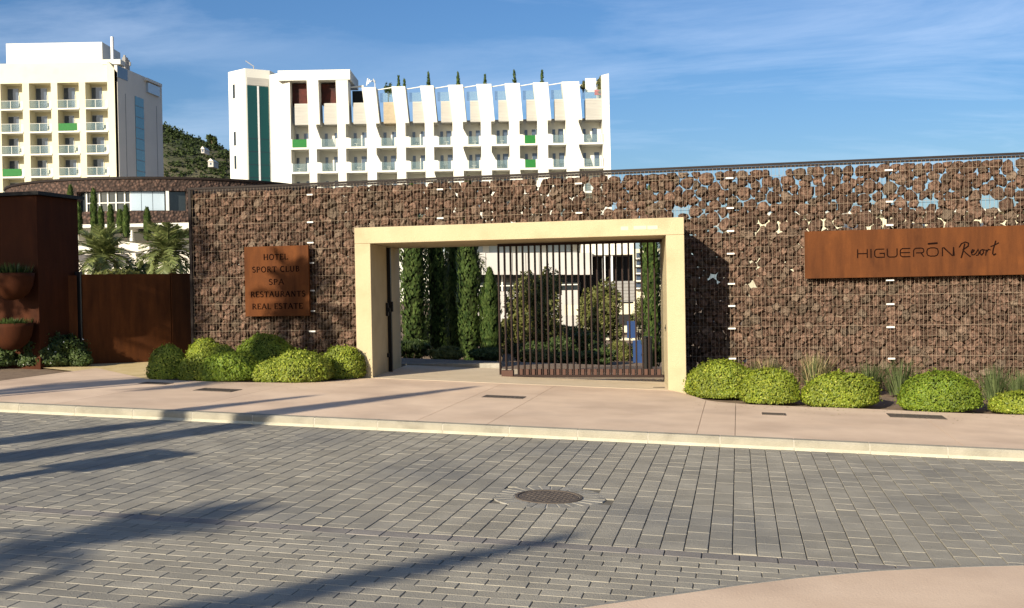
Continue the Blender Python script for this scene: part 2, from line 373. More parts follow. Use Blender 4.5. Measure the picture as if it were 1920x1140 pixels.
def addslot(kind, k, p):
    if in_fore(k, p): return
    if math.hypot(k-mk, p-mp_) < RING-.02: return
    slots.append((kind, k, p))
SK = math.tan(R_(14))   # long joints run at a slant to the kerb
k = cols0; ci = 0
while k < cols1:
    off = (ci*.37 % 1.0)*PL
    p = -.002; pend = -BAND+PW/2+.002; step = PL-off if off > .06 else PL
    while p > pend+.03:          # cut pieces close the column at the kerb and at the band
        step = min(step, p-pend)
        if step > PL-.002: addslot('L', k, p-step/2)
        elif not in_fore(k, p-step/2) and math.hypot(k-mk, p-step/2-mp_) > RING-.02: cuts.append((step, k, p-step/2))
        p -= step; step = PL
    k += PW; ci += 1
p = -BAND-PW/2-CW/2-.002; ri = 0
while p > -12.5:
    k = cols0+(ri % 2)*CL/2+(ri*.07 % .05)
    while k < cols1:
        addslot('C', k, p); k += CL
    p -= CW; ri += 1
k = cols0; PL = .275
band = []
while k < cols1:
    if not in_fore(k, -BAND): band.append((k, -BAND))
    k += PL*1.0
def slot_size(s):
    P = kp(s[1], s[2], PAVE_TOP); q = proj(P)
    if not q or not (-15 < q[0] < 1935 and q[1] < 1150): return 0
    return (EYE-P.z)/q[2]**3
slots.sort(key=slot_size, reverse=True)
rot_k = Matrix.Rotation(KANG, 3, 'Z'); tilt = Vector((0, 0, 1)).rotation_difference(GN.normalized()).to_matrix()
def slot_matrix(s, rnd):
    P = kp(s[1], s[2], PAVE_TOP+rnd.uniform(-.0013, .0013))
    j = Matrix.Rotation(rnd.uniform(-.010, .010), 3, 'Z') @ Matrix.Rotation(rnd.uniform(-.006, .006), 3, 'X') @ Matrix.Rotation(rnd.uniform(-.006, .006), 3, 'Y')
    return P, tilt @ rot_k @ j
rnd = random.Random(3)
for s in slots[:300]:
    P, m = slot_matrix(s, rnd); o = link('paver', mesh_long if s[0] == 'L' else mesh_cross, road); o.location = P; o.rotation_euler = m.to_euler()
fb = MB()
for s in slots[300:]:
    P, m = slot_matrix(s, rnd); src = pv_long if s[0] == 'L' else pv_cross
    fb.add([P+m @ Vector(v) for v in src.v], src.f)
for (ln, k, p) in cuts:
    P, m = slot_matrix((0, k, p), rnd); src = paver_mesh(PW-JT, ln-.004, 'paver', None); fb.add([P+m @ Vector(v) for v in src.v], src.f)
fb.build('paver_field', M['paver'], road, kind='stuff')
pb = paver_mesh(PL-JT, PW-.006, 'paver', None); mesh_band = pb.mesh('border_paver', M['paver_band'])
for (k, p) in band:
    P, m = slot_matrix((0, k, p), rnd); q = proj(P)
    if q and -30 < q[0] < 1950: o = link('border_paver', mesh_band, road); o.location = P; o.rotation_euler = m.to_euler()

# ---- manhole with its ring of cobbles
mh = thing('manhole_cover', 'round cast iron manhole cover ringed by small stone blocks in the paved road', 'manhole cover', kp(mk, mp_, PAVE_TOP))
mh.rotation_euler = (tilt @ rot_k).to_euler()
b = MB(); b.lathe([(.0,-.006),(.522,-.006),(.522,-.012)], 40); b.build('mortar_bed', M['mortar'], mh)
b = MB(); b.lathe([(.0,.0),(.275,.0),(.285,-.006),(.285,-.03)], 40)
for i in range(-6, 7):
    for j in range(-6, 7):
        x, y = i*.04, j*.04
        if math.hypot(x, y) < .25 and (i+j) % 2 == 0: b.box(x-.013, x+.013, y-.013, y+.013, 0, .003)
b.build('lid', M['cover'], mh)
b = MB(); b.lathe([(.29,-.02),(.29,.004),(.315,.004),(.315,-.02)], 40); b.build('frame_ring', M['cover'], mh)
nc = 26
for i in range(nc):
    a0 = 2*math.pi*(i+.10)/nc; a1 = 2*math.pi*(i+.90)/nc; b = MB(); ps = []
    for r, z in ((.325,-.01),(.33,.0),(.525,.0),(.53,-.01)):
        for a in (a0, a1): ps.append((r*math.cos(a), r*math.sin(a), z))
    for r in (.325, .53):
        for a in (a0, a1): ps.append((r*math.cos(a), r*math.sin(a), -.03))
    b.add(ps, [(0,2,3,1),(2,4,5,3),(4,6,7,5),(0,1,9,8),(7,6,10,11),(0,8,10,6,4,2),(1,3,5,7,11,9)]); b.build('cobble', M['cobble'], mh)

# ---- kerb
kerb = thing('kerb', None, None, kp(0, 0, 0)); kerb['kind'] = 'structure'
kerb.location = (0, 0, 0)
KL = .885
k = to_kp(gr(1350, 837, PAVE_TOP))[0]-KL*14
kerb_start = k
while k < 22:
    b = MB(); a0, a1 = k+.006, k+KL-.006; ring = []
    for kk in (a0, a1):
        for (p, z) in ((.012,-.16),(.012,-.025),(.035,.002),(.15,.004),(.15,-.16)): ring.append(kp(kk, p, z))
    b.add(ring, [(0,1,2,3,4)[::-1],(5,6,7,8,9)]+[(i, (i+1) % 5, (i+1) % 5+5, i+5) for i in range(5)]); b.build('kerb_stone', M['kerb'], kerb)
    b = MB(); ring = [kp(kk, p, z) for kk in (a0-.004, a1+.004) for (p, z) in ((-.022,-.16),(-.022,-.112),(.010,-.088),(.010,-.16))]
    b.add(ring, [(0,1,2,3)[::-1],(4,5,6,7)]+[(i, (i+1) % 4, (i+1) % 4+4, i+4) for i in range(4)]); b.build('kerb_foot', M['kerb_foot'], kerb)
    if k > kerb_start:
        b = MB(); ring = []
        for kk in (k-.0055, k+.0055):
            for (p, z) in ((.016,-.16),(.016,-.027),(.037,-.002),(.148,.0),(.148,-.16)): ring.append(kp(kk, p, z))
        b.add(ring, [(0,1,2,3,4)[::-1],(5,6,7,8,9)]+[(i, (i+1) % 5, (i+1) % 5+5, i+5) for i in range(5)]); b.build('mortar_joint', M['mortar'], kerb)
    k += KL
# ---- pavement slabs behind the kerb
pave = sheet('pavement', kerb_start, 22, .152, 1.2, -.02, M['joint'], 60, 2)
back_px = [(-420,672),(-200,676),(0,684),(60,686),(150,683),(277,711),(330,713),(420,716),(560,718),(690,709),(699,708.3),(1253,731),(1285,738),(1330,752),(1400,758),(1520,763),(1640,767),(1760,773),(1850,776),(1920,778),(2100,786),(2500,800)]
backl = [to_kp(gr(x, y)) for x, y in back_px]
def back_p(k):
    for a, b_ in zip(backl, backl[1:]):
        if a[0] <= k <= b_[0]: return a[1]+(b_[1]-a[1])*(k-a[0])/(b_[0]-a[0])
    return backl[0][1] if k < backl[0][0] else backl[-1][1]
joints_px = [(-260,752),(60,765),(300,776),(780,789),(912,796),(1305,818),(1378,822),(1815,842),(2200,860)]
jk = [to_kp(gr(x, y))[0] for x, y in joints_px]
jk = [kerb_start+.3]+jk+[20.5]
for a, b_ in zip(jk, jk[1:]):
    b = MB(); n = max(2, int((b_-a)/.12)); e = .0035
    top = []
    for i in range(n+1):
        kk = a+e+(b_-a-2*e)*i/n; top.append((kk, back_p(kk)))
    vs_ = []
    for kk, pp in top:
        vs_ += [kp(kk, .156, .0), kp(kk, pp, .0), kp(kk, .156, -.06), kp(kk, pp, -.06)]
    fs = []
    for i in range(n):
        q = 4*i; fs += [(q, q+4, q+5, q+1), (q, q+2, q+6, q+4), (q+1, q+5, q+7, q+3)]
    fs += [(0,1,3,2), (4*n, 4*n+2, 4*n+3, 4*n+1)]
    b.add(vs_, fs); b.build('pavement_slab', M['pink'], pave)
# under-slab bed so that no gap shows
sheet('pavement_base', kerb_start, 22, .16, 2.0, -.035, M['joint'], 60, 2)
# ---- near pavement in the right foreground, with its thin concrete edging
near = MB(); edge = MB(); nf = []
pts = []
for i in range(len(fore)-1):
    for t in range(4): pts.append((fore[i][0]+(fore[i+1][0]-fore[i][0])*t/4, fore[i][1]+(fore[i+1][1]-fore[i][1])*t/4))
pts.append(fore[-1])
for (k, p) in pts: near.v += [tuple(kp(k, p-.05, PAVE_TOP+.02)), tuple(kp(k, p-.05, -.16)), tuple(kp(k, min(p-.4, -14.0), PAVE_TOP+.02))]
for i in range(len(pts)-1):
    a = 3*i; near.f += [(a, a+2, a+5, a+3), (a, a+3, a+4, a+1)]
npav = near.build('near_pavement', M['pink'], kind='structure')
for (k, p) in pts: edge.v += [tuple(kp(k, p, -.16)), tuple(kp(k, p, PAVE_TOP+.014)), tuple(kp(k, p-.012, PAVE_TOP+.022)), tuple(kp(k, p-.055, PAVE_TOP+.022)), tuple(kp(k, p-.055, -.16))]
for i in range(len(pts)-1):
    for j in range(4): a = 5*i+j; edge.f.append((a, a+1, a+6, a+5))
edge.build('edging', M['cover'] if False else M['cobble'], npav)
# ---- yellowish paving before the corten gate
ypx = [(150,684),(280,690),(300,688),(362,676),(357,671),(160,680)]
yb = MB(); pp = [gr(x, y, -.02) for x, y in [(60,687.5),(277,711),(340,694),(365,672),(240,668),(160,672)]]
yb.add(pp, [tuple(range(6))]); yb.build('driveway', M['yellow_pave'], kind='structure')

# ================================================================== GABION WALL
WF = 1.90                       # front of the wall, metres behind the portal's face
U0, U1, ZT = -10.62, 8.0, 4.07
PWD = -6.115                    # portal's left edge (u)
SKW = -.14                      # the portal's walls run back at a slant
WL, WR = PWD+SKW*WF-.03, SKW*(WF+.4)+.03   # where it meets the stone wall
wall = thing('gabion_wall', 'long gabion wall of reddish brown lava stones in wire mesh around the portal', 'stone wall', M=WALL_M)
def zone(u, z):
    """(size, inset, keep) of stones at this spot"""
    if u > -.3 and z > 2.75: return .25, .006, .965
    if u > -1 and u < 1.25: return .205, .003, .96
    if u > 0: return .185, .002, 1.0
    if z > 3.0 and u > -6.3: return .205, .003, .965
    return .235, .002, 1.0
def gen_points(rng, scale=1.0):
    pts = []; cell = .12; grid = {}
    def ok(u, z, r):
        ci, cj = int(u/cell), int(z/cell); n = int(r/cell)+1
        for i in range(ci-n, ci+n+1):
            for j in range(cj-n, cj+n+1):
                for (a, b_) in grid.get((i, j), ()):
                    if (a-u)**2+((b_-z)*1.15)**2 < r*r: return False
        return True
    for it in range(46000):
        u = rng.uniform(U0+.08, U1-.08); z = rng.uniform(-.45, ZT-.1)
        if z < -SL*u-.15: continue
        if WL-.12 < u < WR+.12 and z < 3.14: continue
        k = rng.uniform(1.25, 1.6) if it < 420 else (rng.uniform(.85, 1.15) if it < 9000 else rng.uniform(.52, .72))
        s = zone(u, z)[0]*scale*k
        if ok(u, z, s): pts.append((u, z, k)); grid.setdefault((int(u/cell), int(z/cell)), []).append((u, z))
    return pts
def clip(poly, nx, nz, d):
    out = []
    for i in range(len(poly)):
        a, b_ = poly[i], poly[(i+1) % len(poly)]
        da, db = a[0]*nx+a[1]*nz-d, b_[0]*nx+b_[1]*nz-d
        if da <= 0: out.append(a)
        if (da < 0 < db) or (db < 0 < da):
            t = da/(da-db); out.append((a[0]+(b_[0]-a[0])*t, a[1]+(b_[1]-a[1])*t))
    return out
def cells(pts):
    g = {}; cs = .3
    for p in pts: g.setdefault((int(math.floor(p[0]/cs)), int(math.floor(p[1]/cs))), []).append(p)
    res = []
    for (u, z, kk) in pts:
        poly = [(u-.34, z-.3), (u+.34, z-.3), (u+.34, z+.3), (u-.34, z+.3)]
        ci, cj = int(math.floor(u/cs)), int(math.floor(z/cs)); nb = []
        for i in range(ci-2, ci+3):
            for j in range(cj-2, cj+3): nb += g.get((i, j), [])
        nb.sort(key=lambda q: (q[0]-u)**2+(q[1]-z)**2)
        for q in nb[1:22]:
            dx, dz = q[0]-u, q[1]-z; f = kk/(kk+q[2]); f = .5+(f-.5)*.9; poly = clip(poly, dx, dz, dx*(u+dx*f)+dz*(z+dz*f)+.003)
        poly = clip(poly, 0, 1, ZT-.045); poly = clip(poly, -1, 0, -U0-.01); poly = clip(poly, 1, 0, U1)
        if z < 3.04:
            if u <= WL: poly = clip(poly, 1, 0, WL-.002)
            if u >= WR: poly = clip(poly, -1, 0, -WR-.002)
        elif WL < u < WR: poly = clip(poly, 0, -1, -3.032)
        if len(poly) >= 3: res.append(((u, z), poly))
    return res
def stone_verts(c, poly, inset, w0, thick, rng, n=10, k=1.0):
    # resample the cell by direction, pull in by inset, round the corners off
    cu = sum(p[0] for p in poly)/len(poly); cz = sum(p[1] for p in poly)/len(poly)
    rad = []
    for i in range(n):
        a = 2*math.pi*i/n+.1; dx, dz = math.cos(a), math.sin(a); best = .3
        for j in range(len(poly)):
            p, q = poly[j], poly[(j+1) % len(poly)]
            ex, ez = q[0]-p[0], q[1]-p[1]; den = dx*ez-dz*ex
            if abs(den) < 1e-9: continue
            t = ((p[0]-cu)*ez-(p[1]-cz)*ex)/den; s_ = ((p[0]-cu)*dz-(p[1]-cz)*dx)/den
            if t > 0 and -1e-6 <= s_ <= 1+1e-6: best = min(best, t)
        rad.append(best)
    mean = sum(rad)/n
    rad = [(min(rad[i], .7*rad[i]+.15*(rad[i-1]+rad[(i+1) % n]), mean*1.5)-inset)*rng.uniform(.80, 1.07)*k for i in range(n)]
    rad = [max(r, .02) for r in rad]
    vs_ = []; wob = [rng.uniform(-.02, .02) for _ in range(n)]
    for (sc, dw) in ((.62, 0.0), (1.0, .40), (.66, 1.0)):
        for i in range(n):
            a = 2*math.pi*i/n+.1; r = rad[i]*sc*(rng.uniform(.70, 1.30) if sc < 1 else 1)
            vs_.append((cu+r*math.cos(a), w0+thick*dw+(wob[i] if sc == 1 else rng.uniform(-.034, .034)), cz+r*math.sin(a)))
    vs_.append((cu+rng.uniform(-.03, .03), w0-rng.uniform(-.012, .018), cz+rng.uniform(-.03, .03))); vs_.append((cu, w0+thick*1.02, cz))
    fs = []
    for i in range(n):
        j = (i+1) % n; fs += [(i, j, 3*n)]
        fs += [(i+n, j+n, j), (i+n, j, i)]
        fs += [(i+2*n, j+2*n, j+n), (i+2*n, j+n, i+n)]
        fs += [(3*n+1, j+2*n, i+2*n)]
    return vs_, fs, mean
rng = random.Random(11)
stones = []
for c, poly in cells(gen_points(rng)):
    s, ins, keep = zone(*c)
    if rng.random() > keep: continue
    vs_, fs, mean = stone_verts(c, poly, ins, WF+.025+rng.uniform(0,.05), rng.uniform(.17, .26), rng)
    P = WALL_M @ Vector((c[0], WF, c[1])); q = proj(P)
    vis = mean if (q and -20 < q[0] < 1940) else 0
    stones.append((vis, vs_, fs))
stones.sort(key=lambda s: -s[0])
for _, vs_, fs in stones[:300]:
    b = MB(); b.add(vs_, fs); b.build('stone', M['stone'], wall)
fb = MB()
for _, vs_, fs in stones[300:]: fb.add(vs_, fs)
fb.build('stone_fill', M['stone'], wall, kind='stuff')
# inner layer: thick in the low and left stretches, thin where the sky shows through
rng2 = random.Random(23); inner = MB()
for c, poly in cells(gen_points(rng2, 1.05)):
    u, z = c
    pr_keep = 1.0
    if u > 0 and z > 3.25: pr_keep = .10
    elif u > 0 and z > 2.75: pr_keep = .34
    elif 0 < u < 1.3: pr_keep = .66
    elif u > 0 and z > 2.3: pr_keep = .93
    elif u > -5.5 and z > 3.1: pr_keep = .32
    if rng2.random() > pr_keep: continue
    vs_, fs, _ = stone_verts(c, poly, .004, WF+.13, .24, rng2); inner.add(vs_, fs)
inner.build('inner_stone_fill', M['stone'], wall, kind='stuff')
# wire mesh, front and back
wb = MB(); rng = random.Random(5)
def wire(b, p, q, t):
    p = Vector(p); q = Vector(q); d = (q-p).normalized(); x = d.cross(Vector((0,1,0))).normalized()*t/2; y = Vector((0, t/2, 0))
    b.add([p-x, p+y*-1, p+x, q-x, q-y, q+x], [(0,1,4,3), (1,2,5,4), (2,0,3,5)])
def panels(u):  # bottom and top of the mesh at u
    return (3.035 if WL-.01 < u < WR+.01 else -SL*u-.05), ZT
u = U0+.01; i = 0
while u < U1:
    z0, z1 = panels(u)
    wire(wb, (u, WF+.0, z0), (u+rng.uniform(-.004, .004), WF+.0, z1), .0044)
    if i % 2 == 0: wire(wb, (u, WF+.47, max(z0, 2.0)), (u, WF+.47, z1), .0048)
    u += .072; i += 1
z = ZT-.2; i = 0
while z > -.3:
    segs = [(U0, WL-.01), (WR+.01, U1)] if z < 3.03 else [(U0, U1)]
    for (a, b_) in segs:
        if z < -SL*((a+b_)/2): continue
        wire(wb, (a, WF-.006, z), (b_, WF-.006, z), .0028 if i % 3 else .005)
        if z > 2: wire(wb, (a, WF+.476, z), (b_, WF+.476, z), .006)
    z -= .2 if i % 3 != 2 else .165; i += 1
wb.build('wire_mesh', M['wire'], wall, kind='stuff')
MBr = MB(); MBr.box(U0-.02, U1, WF-.03, WF+.03, ZT-.005, ZT+.035); MBr.box(U0-.02, U1, WF+.45, WF+.5, ZT-.005, ZT+.035); MBr.build('top_rail', M['rail'], wall)
tie_rows = {582:[365,416.5,455,493,544.7,583,621], 826:[355,409], 1086:[344,399], 1369:[334,390,433,475.5,532,573.5,615.6,672], 1667:[319,378,422,525,570,613,672]}
for px, ys in tie_rows.items():
    u, _ = wuz(px, ys[0], WF)
    zb = 3.04 if WL < u < WR else -SL*u-.1
    b = MB(); b.box(u-.03, u+.03, WF+.22, WF+.28, zb, ZT-.01); b.build('post', M['rail'], wall)
    for y in ys:
        _, z = wuz(px, y, WF)
        b = MB(); b.box(u-.075+rng.uniform(-.01,.01), u+.06, WF-.035, WF-.012, z-.017, z+.013); b.build('tie_plate', M['tie'], wall)
for u in (U0+.03,):
    b = MB(); b.box(u-.03, u+.03, WF-.02, WF+.48, -SL*u-.05, ZT-.01); b.build('end_post', M['rail'], wall)
# planted bank behind the right-hand stretch, so that no light comes through low down
bank = MB()
nb_, pr_ = 40, []
for i in range(nb_+1):
    u = 1.5+(22-1.5)*i/nb_; zt = 2.35+.12*math.sin(u*2.3)
    if i == 0: zt = .3
    for (w, z) in ((2.50, -.6), (2.52, zt*.95), (3.3, zt), (9, zt-.1), (16, -.7)): bank.v.append(tuple(WALL_M @ Vector((u, w, z+noise.noise(Vector((u*2, w*2, 0)))*.1))))
for i in range(nb_):
    for j in range(4): a = 5*i+j; bank.f.append((a, a+5, a+6, a+1))
bank.build('earth_bank', M['soil'], kind='structure')

# ================================================================== PORTAL
PT = 3.031; PD = 2.7
def skew(b): b.v = [(x+SKW*y, y, z) for x, y, z in b.v]; return b
portal = thing('entrance_portal', 'pale cream rendered portal frame standing through the stone wall', 'portal', M=WALL_M)
b = MB(); b.box(-.318, 0, 0, PD, -.1, 2.727); skew(b).build('post', M['portal'], portal, bevel=.012)
b = MB(); b.box(PWD, PWD+.312, 0, PD, .0, 2.727); skew(b).build('post', M['portal'], portal, bevel=.012)
b = MB(); b.box(PWD, 0, 0, PD, 2.7275, PT); skew(b).build('lintel', M['portal'], portal, bevel=.012)
for px0, px1, py in ((1164, 1178, 428), (1188, 1212, 427), (1214, 1233, 426.5)):
    ua_, za_ = wuz(px0, py, 0); ub_, _ = wuz(px1, py, 0); b = MB(); b.box(ua_, ub_, -.0035, -.001, za_-.035, za_+.03); b.build('paint_patch', M['patch'], portal)
b = MB(); lx = PWD+.312
vs_ = [Vector((lx, -.02, -SL*lx+.003)), Vector((-.318, -.02, SL*.318+.003)), Vector((-.318, 3.3, SL*.318+.003)), Vector((lx, 3.3, -SL*lx+.003))]
b.add(vs_+[v-Vector((0,0,.06)) for v in vs_], [(0,1,2,3),(0,4,5,1),(1,5,6,2),(2,6,7,3),(3,7,4,0)]); skew(b).build('threshold', M['apron'], portal)
b = MB(); b.box(-.325, -.3185, .55, .62, 1.02, 1.14); b.box(-.34, -.325, .565, .60, 1.06, 1.10); skew(b).build('lock_plate', M['black'], portal)
b = MB(); x0 = -SL*-.6
b.box(-.62, -.42, .34, .40, .026, .032); b.build('floor_grille', M['cover'], portal)
# receiving post of the gate on the left reveal
WG = 1.45
rp = thing('gate_catch_post', 'black steel catch post on the shaded left reveal of the portal', 'gate post', M=WALL_M)
b = MB(); b.box(lx+.003, lx+.075, WG-.05, WG+.05, .20, 2.70); skew(b).build('channel', M['black'], rp)
b = MB(); b.box(lx+.003, lx+.05, WG-.22, WG-.14, 1.34, 1.60); b.box(lx+.05, lx+.085, WG-.2, WG-.16, 1.42, 1.5); skew(b).build('lock_box', M['black'], rp)
b = MB(); b.box(lx+.075, lx+.11, WG-.03, WG+.03, 1.42, 1.62); skew(b).build('latch', M['black'], rp)
b = MB(); b.box(lx+.003, lx+.04, WG-.18, WG-.13, .52, .60); skew(b).build('sensor', M['black'], rp)

# ---- sliding gate
gate = thing('sliding_gate', 'half open sliding gate of dark brown vertical bars inside the portal', 'gate', M=WALL_M)
gu0 = wuz(962, 600, WG)[0]; gu1 = -.335+SKW*WG
zl = lambda u: -SL*u
b = MB(); b.box(gu0, gu1, WG-.035, WG+.035, .085+zl(gu0)*.3, .125+zl(gu0)*.3); b.build('bottom_rail', M['gatebar'], gate)
b = MB(); b.box(gu0-.28, gu1, WG-.03, WG+.03, 2.66, 2.712); b.build('top_rail', M['gatebar'], gate)
zr0 = .085+zl(gu0)*.3
b = MB(); b.box(gu0-.24, gu0-.01, WG-.06, WG+.06, zl(gu0), zl(gu0)+.12); b.build('guide_block', M['gatefoot'], gate)
barm = MB(); barm.box(-.0115, .0115, -.045, .045, zr0+.04, 2.66); bar_mesh = barm.mesh('bar', M['gatebar'])
ftm = MB(); ftm.box(-.03, .03, -.047, .047, zr0+.04, zr0+.15); foot_mesh = ftm.mesh('foot', M['gatefoot'])
bx = []
u = gu0-.27
while u < gu1-.03:
    bx.append(u); u += .121
for i, u in enumerate(bx):
    o = link('bar', bar_mesh, gate); o.location = (u, WG, 0)
    if u > gu0-.01: f_ = link('foot', foot_mesh, gate); f_.location = (u+.06, WG+.0, 0)
b = MB(); b.box(gu0-.30, gu1, WG-.05, WG+.05, zr0-.05-.02, zr0-.052); 
b = MB(); b.box(gu0, gu1, WG-.012, WG+.012, zl(gu0)+.004, zl(gu0)+.02) if False else b.box(gu0, gu1, WG-.01, WG+.01, zr0-.04, zr0-.002); b.build('track', M['cover'], gate)
ctl = thing('gate_motor_box', 'slim black gate motor box standing just behind the right end of the bars', 'motor box', M=WALL_M)
cu = wuz(1215, 660, 3.05)[0]
b = MB(); b.box(cu-.075, cu+.075, 2.95, 3.18, .0, .78); b.build('housing', M['black'], ctl, bevel=.012)
b = MB(); b.box(cu-.085, cu+.085, 2.94, 3.19, .781, .81); b.build('cap', M['black'], ctl)
# low planter kerb across the back of the opening
pk = MB(); 
for (a, b2) in ((PWD-.6, gu0-.75),):
    pk.box(a, b2, 3.31, 3.5, -SL*b2-.05, -SL*a+.0)
o = pk.build('planter_kerb', M['cobble']); o.matrix_world = WALL_M
tag(o, 'low grey kerb edging the cypress bed behind the portal', 'kerb')

# ================================================================== SIGNS
def arc(cx, cz, rx, rz, a0, a1, n=10): return [(cx+rx*math.cos(R_(a0+(a1-a0)*i/n)), cz+rz*math.sin(R_(a0+(a1-a0)*i/n))) for i in range(n+1)]
TK, TN = .15, .085
def ser(x, z, w=.22): return ([(x-w/2, z), (x+w/2, z)], .055)
SERIF = {
 'H': (.80, [([(.14,0),(.14,1)],TK),([(.66,0),(.66,1)],TK),([(.14,.5),(.66,.5)],TN),ser(.14,.03),ser(.14,.97),ser(.66,.03),ser(.66,.97)]),
 'O': (.86, [(arc(.43,.5,.34,.47,0,360,20),TK*.85)]),
 'T': (.72, [([(.36,0),(.36,.95)],TK),([(.04,.94),(.68,.94)],TN),ser(.36,.03),([(.06,.95),(.05,.78)],.06),([(.66,.95),(.67,.78)],.06)]),
 'E': (.62, [([(.14,0),(.14,1)],TK),([(.1,.95),(.55,.95)],TN),([(.14,.51),(.47,.51)],TN),([(.1,.05),(.58,.05)],TN),([(.55,.95),(.55,.8)],.06),([(.58,.05),(.58,.22)],.06)]),
 'L': (.60, [([(.14,0),(.14,1)],TK),([(.1,.05),(.56,.05)],TN),([(.56,.05),(.57,.24)],.06),ser(.14,.97)]),
 'S': (.56, [(arc(.28,.74,.2,.22,40,270,9)+arc(.28,.27,.22,.24,90,-150,9)[1:],TK*.8)]),
 'P': (.62, [([(.14,0),(.14,1)],TK),([(.14,.95)]+arc(.3,.71,.24,.24,90,-90,9)+[(.14,.47)],TN*1.2),ser(.14,.03)]),
 'R': (.72, [([(.14,0),(.14,1)],TK),([(.14,.95)]+arc(.3,.72,.22,.23,90,-90,9)+[(.14,.49)],TN*1.2),([(.32,.49),(.68,.02)],TK*.85),ser(.14,.03)]),
 'C': (.74, [(arc(.42,.5,.33,.47,48,312,16),TK*.85)]),
 'U': (.78, [([(.14,1),(.14,.36)]+arc(.38,.32,.24,.28,180,360,9)+[(.62,1)],TK*.85),ser(.14,.97),ser(.62,.97)]),
 'B': (.64, [([(.14,0),(.14,1)],TK),([(.14,.95)]+arc(.28,.75,.2,.2,90,-90,8)+[(.14,.55)],TN*1.2),([(.14,.54)]+arc(.3,.3,.24,.25,80,-90,8)+[(.14,.05)],TN*1.2)]),
 'A': (.78, [([(.06,.02),(.39,1)],TN*1.1),([(.37,1),(.72,.02)],TK),([(.2,.36),(.58,.36)],TN),ser(.07,.03),ser(.71,.03)]),
 'N': (.84, [([(.14,0),(.14,1)],TN*1.1),([(.14,.98),(.68,.02)],TK),([(.68,0),(.68,1)],TN*1.1),ser(.14,.03),ser(.68,.97)]),
}
def letter(parent, strokes, x, z, sx, sz, y, m, wmul=1.0):
    b = MB()
    for i, (pts, w) in enumerate(strokes):
        q = [(x+a*sx, z+c*sz) for a, c in pts]
        b.ribbon(q, w*sz*wmul, y-.0004*i, lambda p, yy: (p[0], yy, p[1]), .006)
    return b.build('letter', m, parent)
def serif_line(parent, text, uc, z, hgt, width, y):
    adv = [(.42 if ch == ' ' else SERIF[ch][0]+.10) for ch in text]; tot = sum(adv); sx = width/tot; x = uc-width/2
    for ch, a in zip(text, adv):
        if ch != ' ': letter(parent, SERIF[ch][1], x, z, sx, hgt, y, M['letter'], 1.3)
        x += a*sx
WS = WF-.16
s1 = thing('square_sign', 'square rusty corten sign lettered with hotel services on the wall left of the portal', 'sign', M=WALL_M)
ua, za = wuz(457.5, 463, WS); ub, zb = wuz(580.5, 592, WS)
b = MB(); b.box(ua, ub, WS, WS+.06, zb, za); b.build('panel', M['corten'], s1, bevel=.004)
for uu in (ua+.25, ub-.25):
    for zz in (zb+.25, za-.25): b = MB(); b.box(uu-.03, uu+.03, WS+.06, WF+.01, zz-.03, zz+.03); b.build('standoff', M['rail'], s1)
for txt, py, x0, x1 in (('HOTEL',487.5,494,541),('SPORT CLUB',511,473,563),('SPA',534,504,534),('RESTAURANTS',557.5,470,574),('REAL ESTATE',580,473,569)):
    uL, z = wuz(x0, py, WS); uR, _ = wuz(x1, py, WS)
    serif_line(s1, txt, (uL+uR)/2, z, .118, uR-uL, WS-.0005)
s2 = thing('long_sign', 'long rusty corten name board with thin dark lettering on the wall right of the portal', 'sign', M=WALL_M)
ua, za = wuz(1508, 434, WS); ub, zb = wuz(1510, 522.5, WS); ue = wuz(1975, 424, WS)[0]
b = MB(); b.box(ua, ue, WS, WS+.07, zb, za); b.build('panel', M['corten'], s2, bevel=.004)
for t in (.1, .5, .9):
    uu = ua+(ue-ua)*t
    for zz in (zb+.2, za-.2): b = MB(); b.box(uu-.03, uu+.03, WS+.07, WF+.01, zz-.03, zz+.03); b.build('standoff', M['rail'], s2)
WT = .115
WIDE = {
 'H': [([(0,0),(0,1)],WT),([(1,0),(1,1)],WT),([(0,.5),(1,.5)],WT)],
 'I': [([(.5,0),(.5,1)],WT)],
 'G': [([(1,.96),(.22,.96),(.06,.86),(0,.7),(0,.3),(.06,.14),(.22,.04),(1,.04),(1,.48),(.5,.48)],WT)],
 'U': [([(0,1),(0,.3),(.06,.14),(.22,.04),(.78,.04),(.94,.14),(1,.3),(1,1)],WT)],
 'E': [([(1,.96),(.22,.96),(.06,.86),(0,.7),(0,.3),(.06,.14),(.22,.04),(1,.04)],WT),([(.02,.5),(.95,.5)],WT)],
 'R': [([(0,0),(0,.7),(.06,.86),(.22,.96),(.82,.96),(.95,.88),(1,.76),(1,.6),(.95,.5),(.85,.44),(.25,.44)],WT),([(.72,.44),(1,0)],WT)],
 'O': [([(.3,.96),(.7,.96),(.94,.84),(1,.6),(1,.36),(.92,.14),(.7,.04),(.3,.04),(.08,.14),(0,.36),(0,.6),(.06,.84),(.3,.96)],WT),([(.08,1.42),(.96,1.48)],.2)],
 'N': [([(0,0),(0,.96),(.12,.96),(.88,.04),(1,.04),(1,1)],WT)],
}
lz0, lz1 = wuz(1607, 484, WS)[1], wuz(1607, 467.5, WS)[1]
for ch, x0, x1 in (('H',1608,1626),('I',1631,1635),('G',1640,1658),('U',1663.5,1682),('E',1688,1707),('R',1713,1732),('O',1738,1759),('N',1767,1788)):
    uL = wuz(x0, 476, WS)[0]; uR = wuz(x1, 476, WS)[0]
    letter(s2, WIDE[ch], uL, lz0, uR-uL, lz1-lz0, WS-.0005, M['letter'])
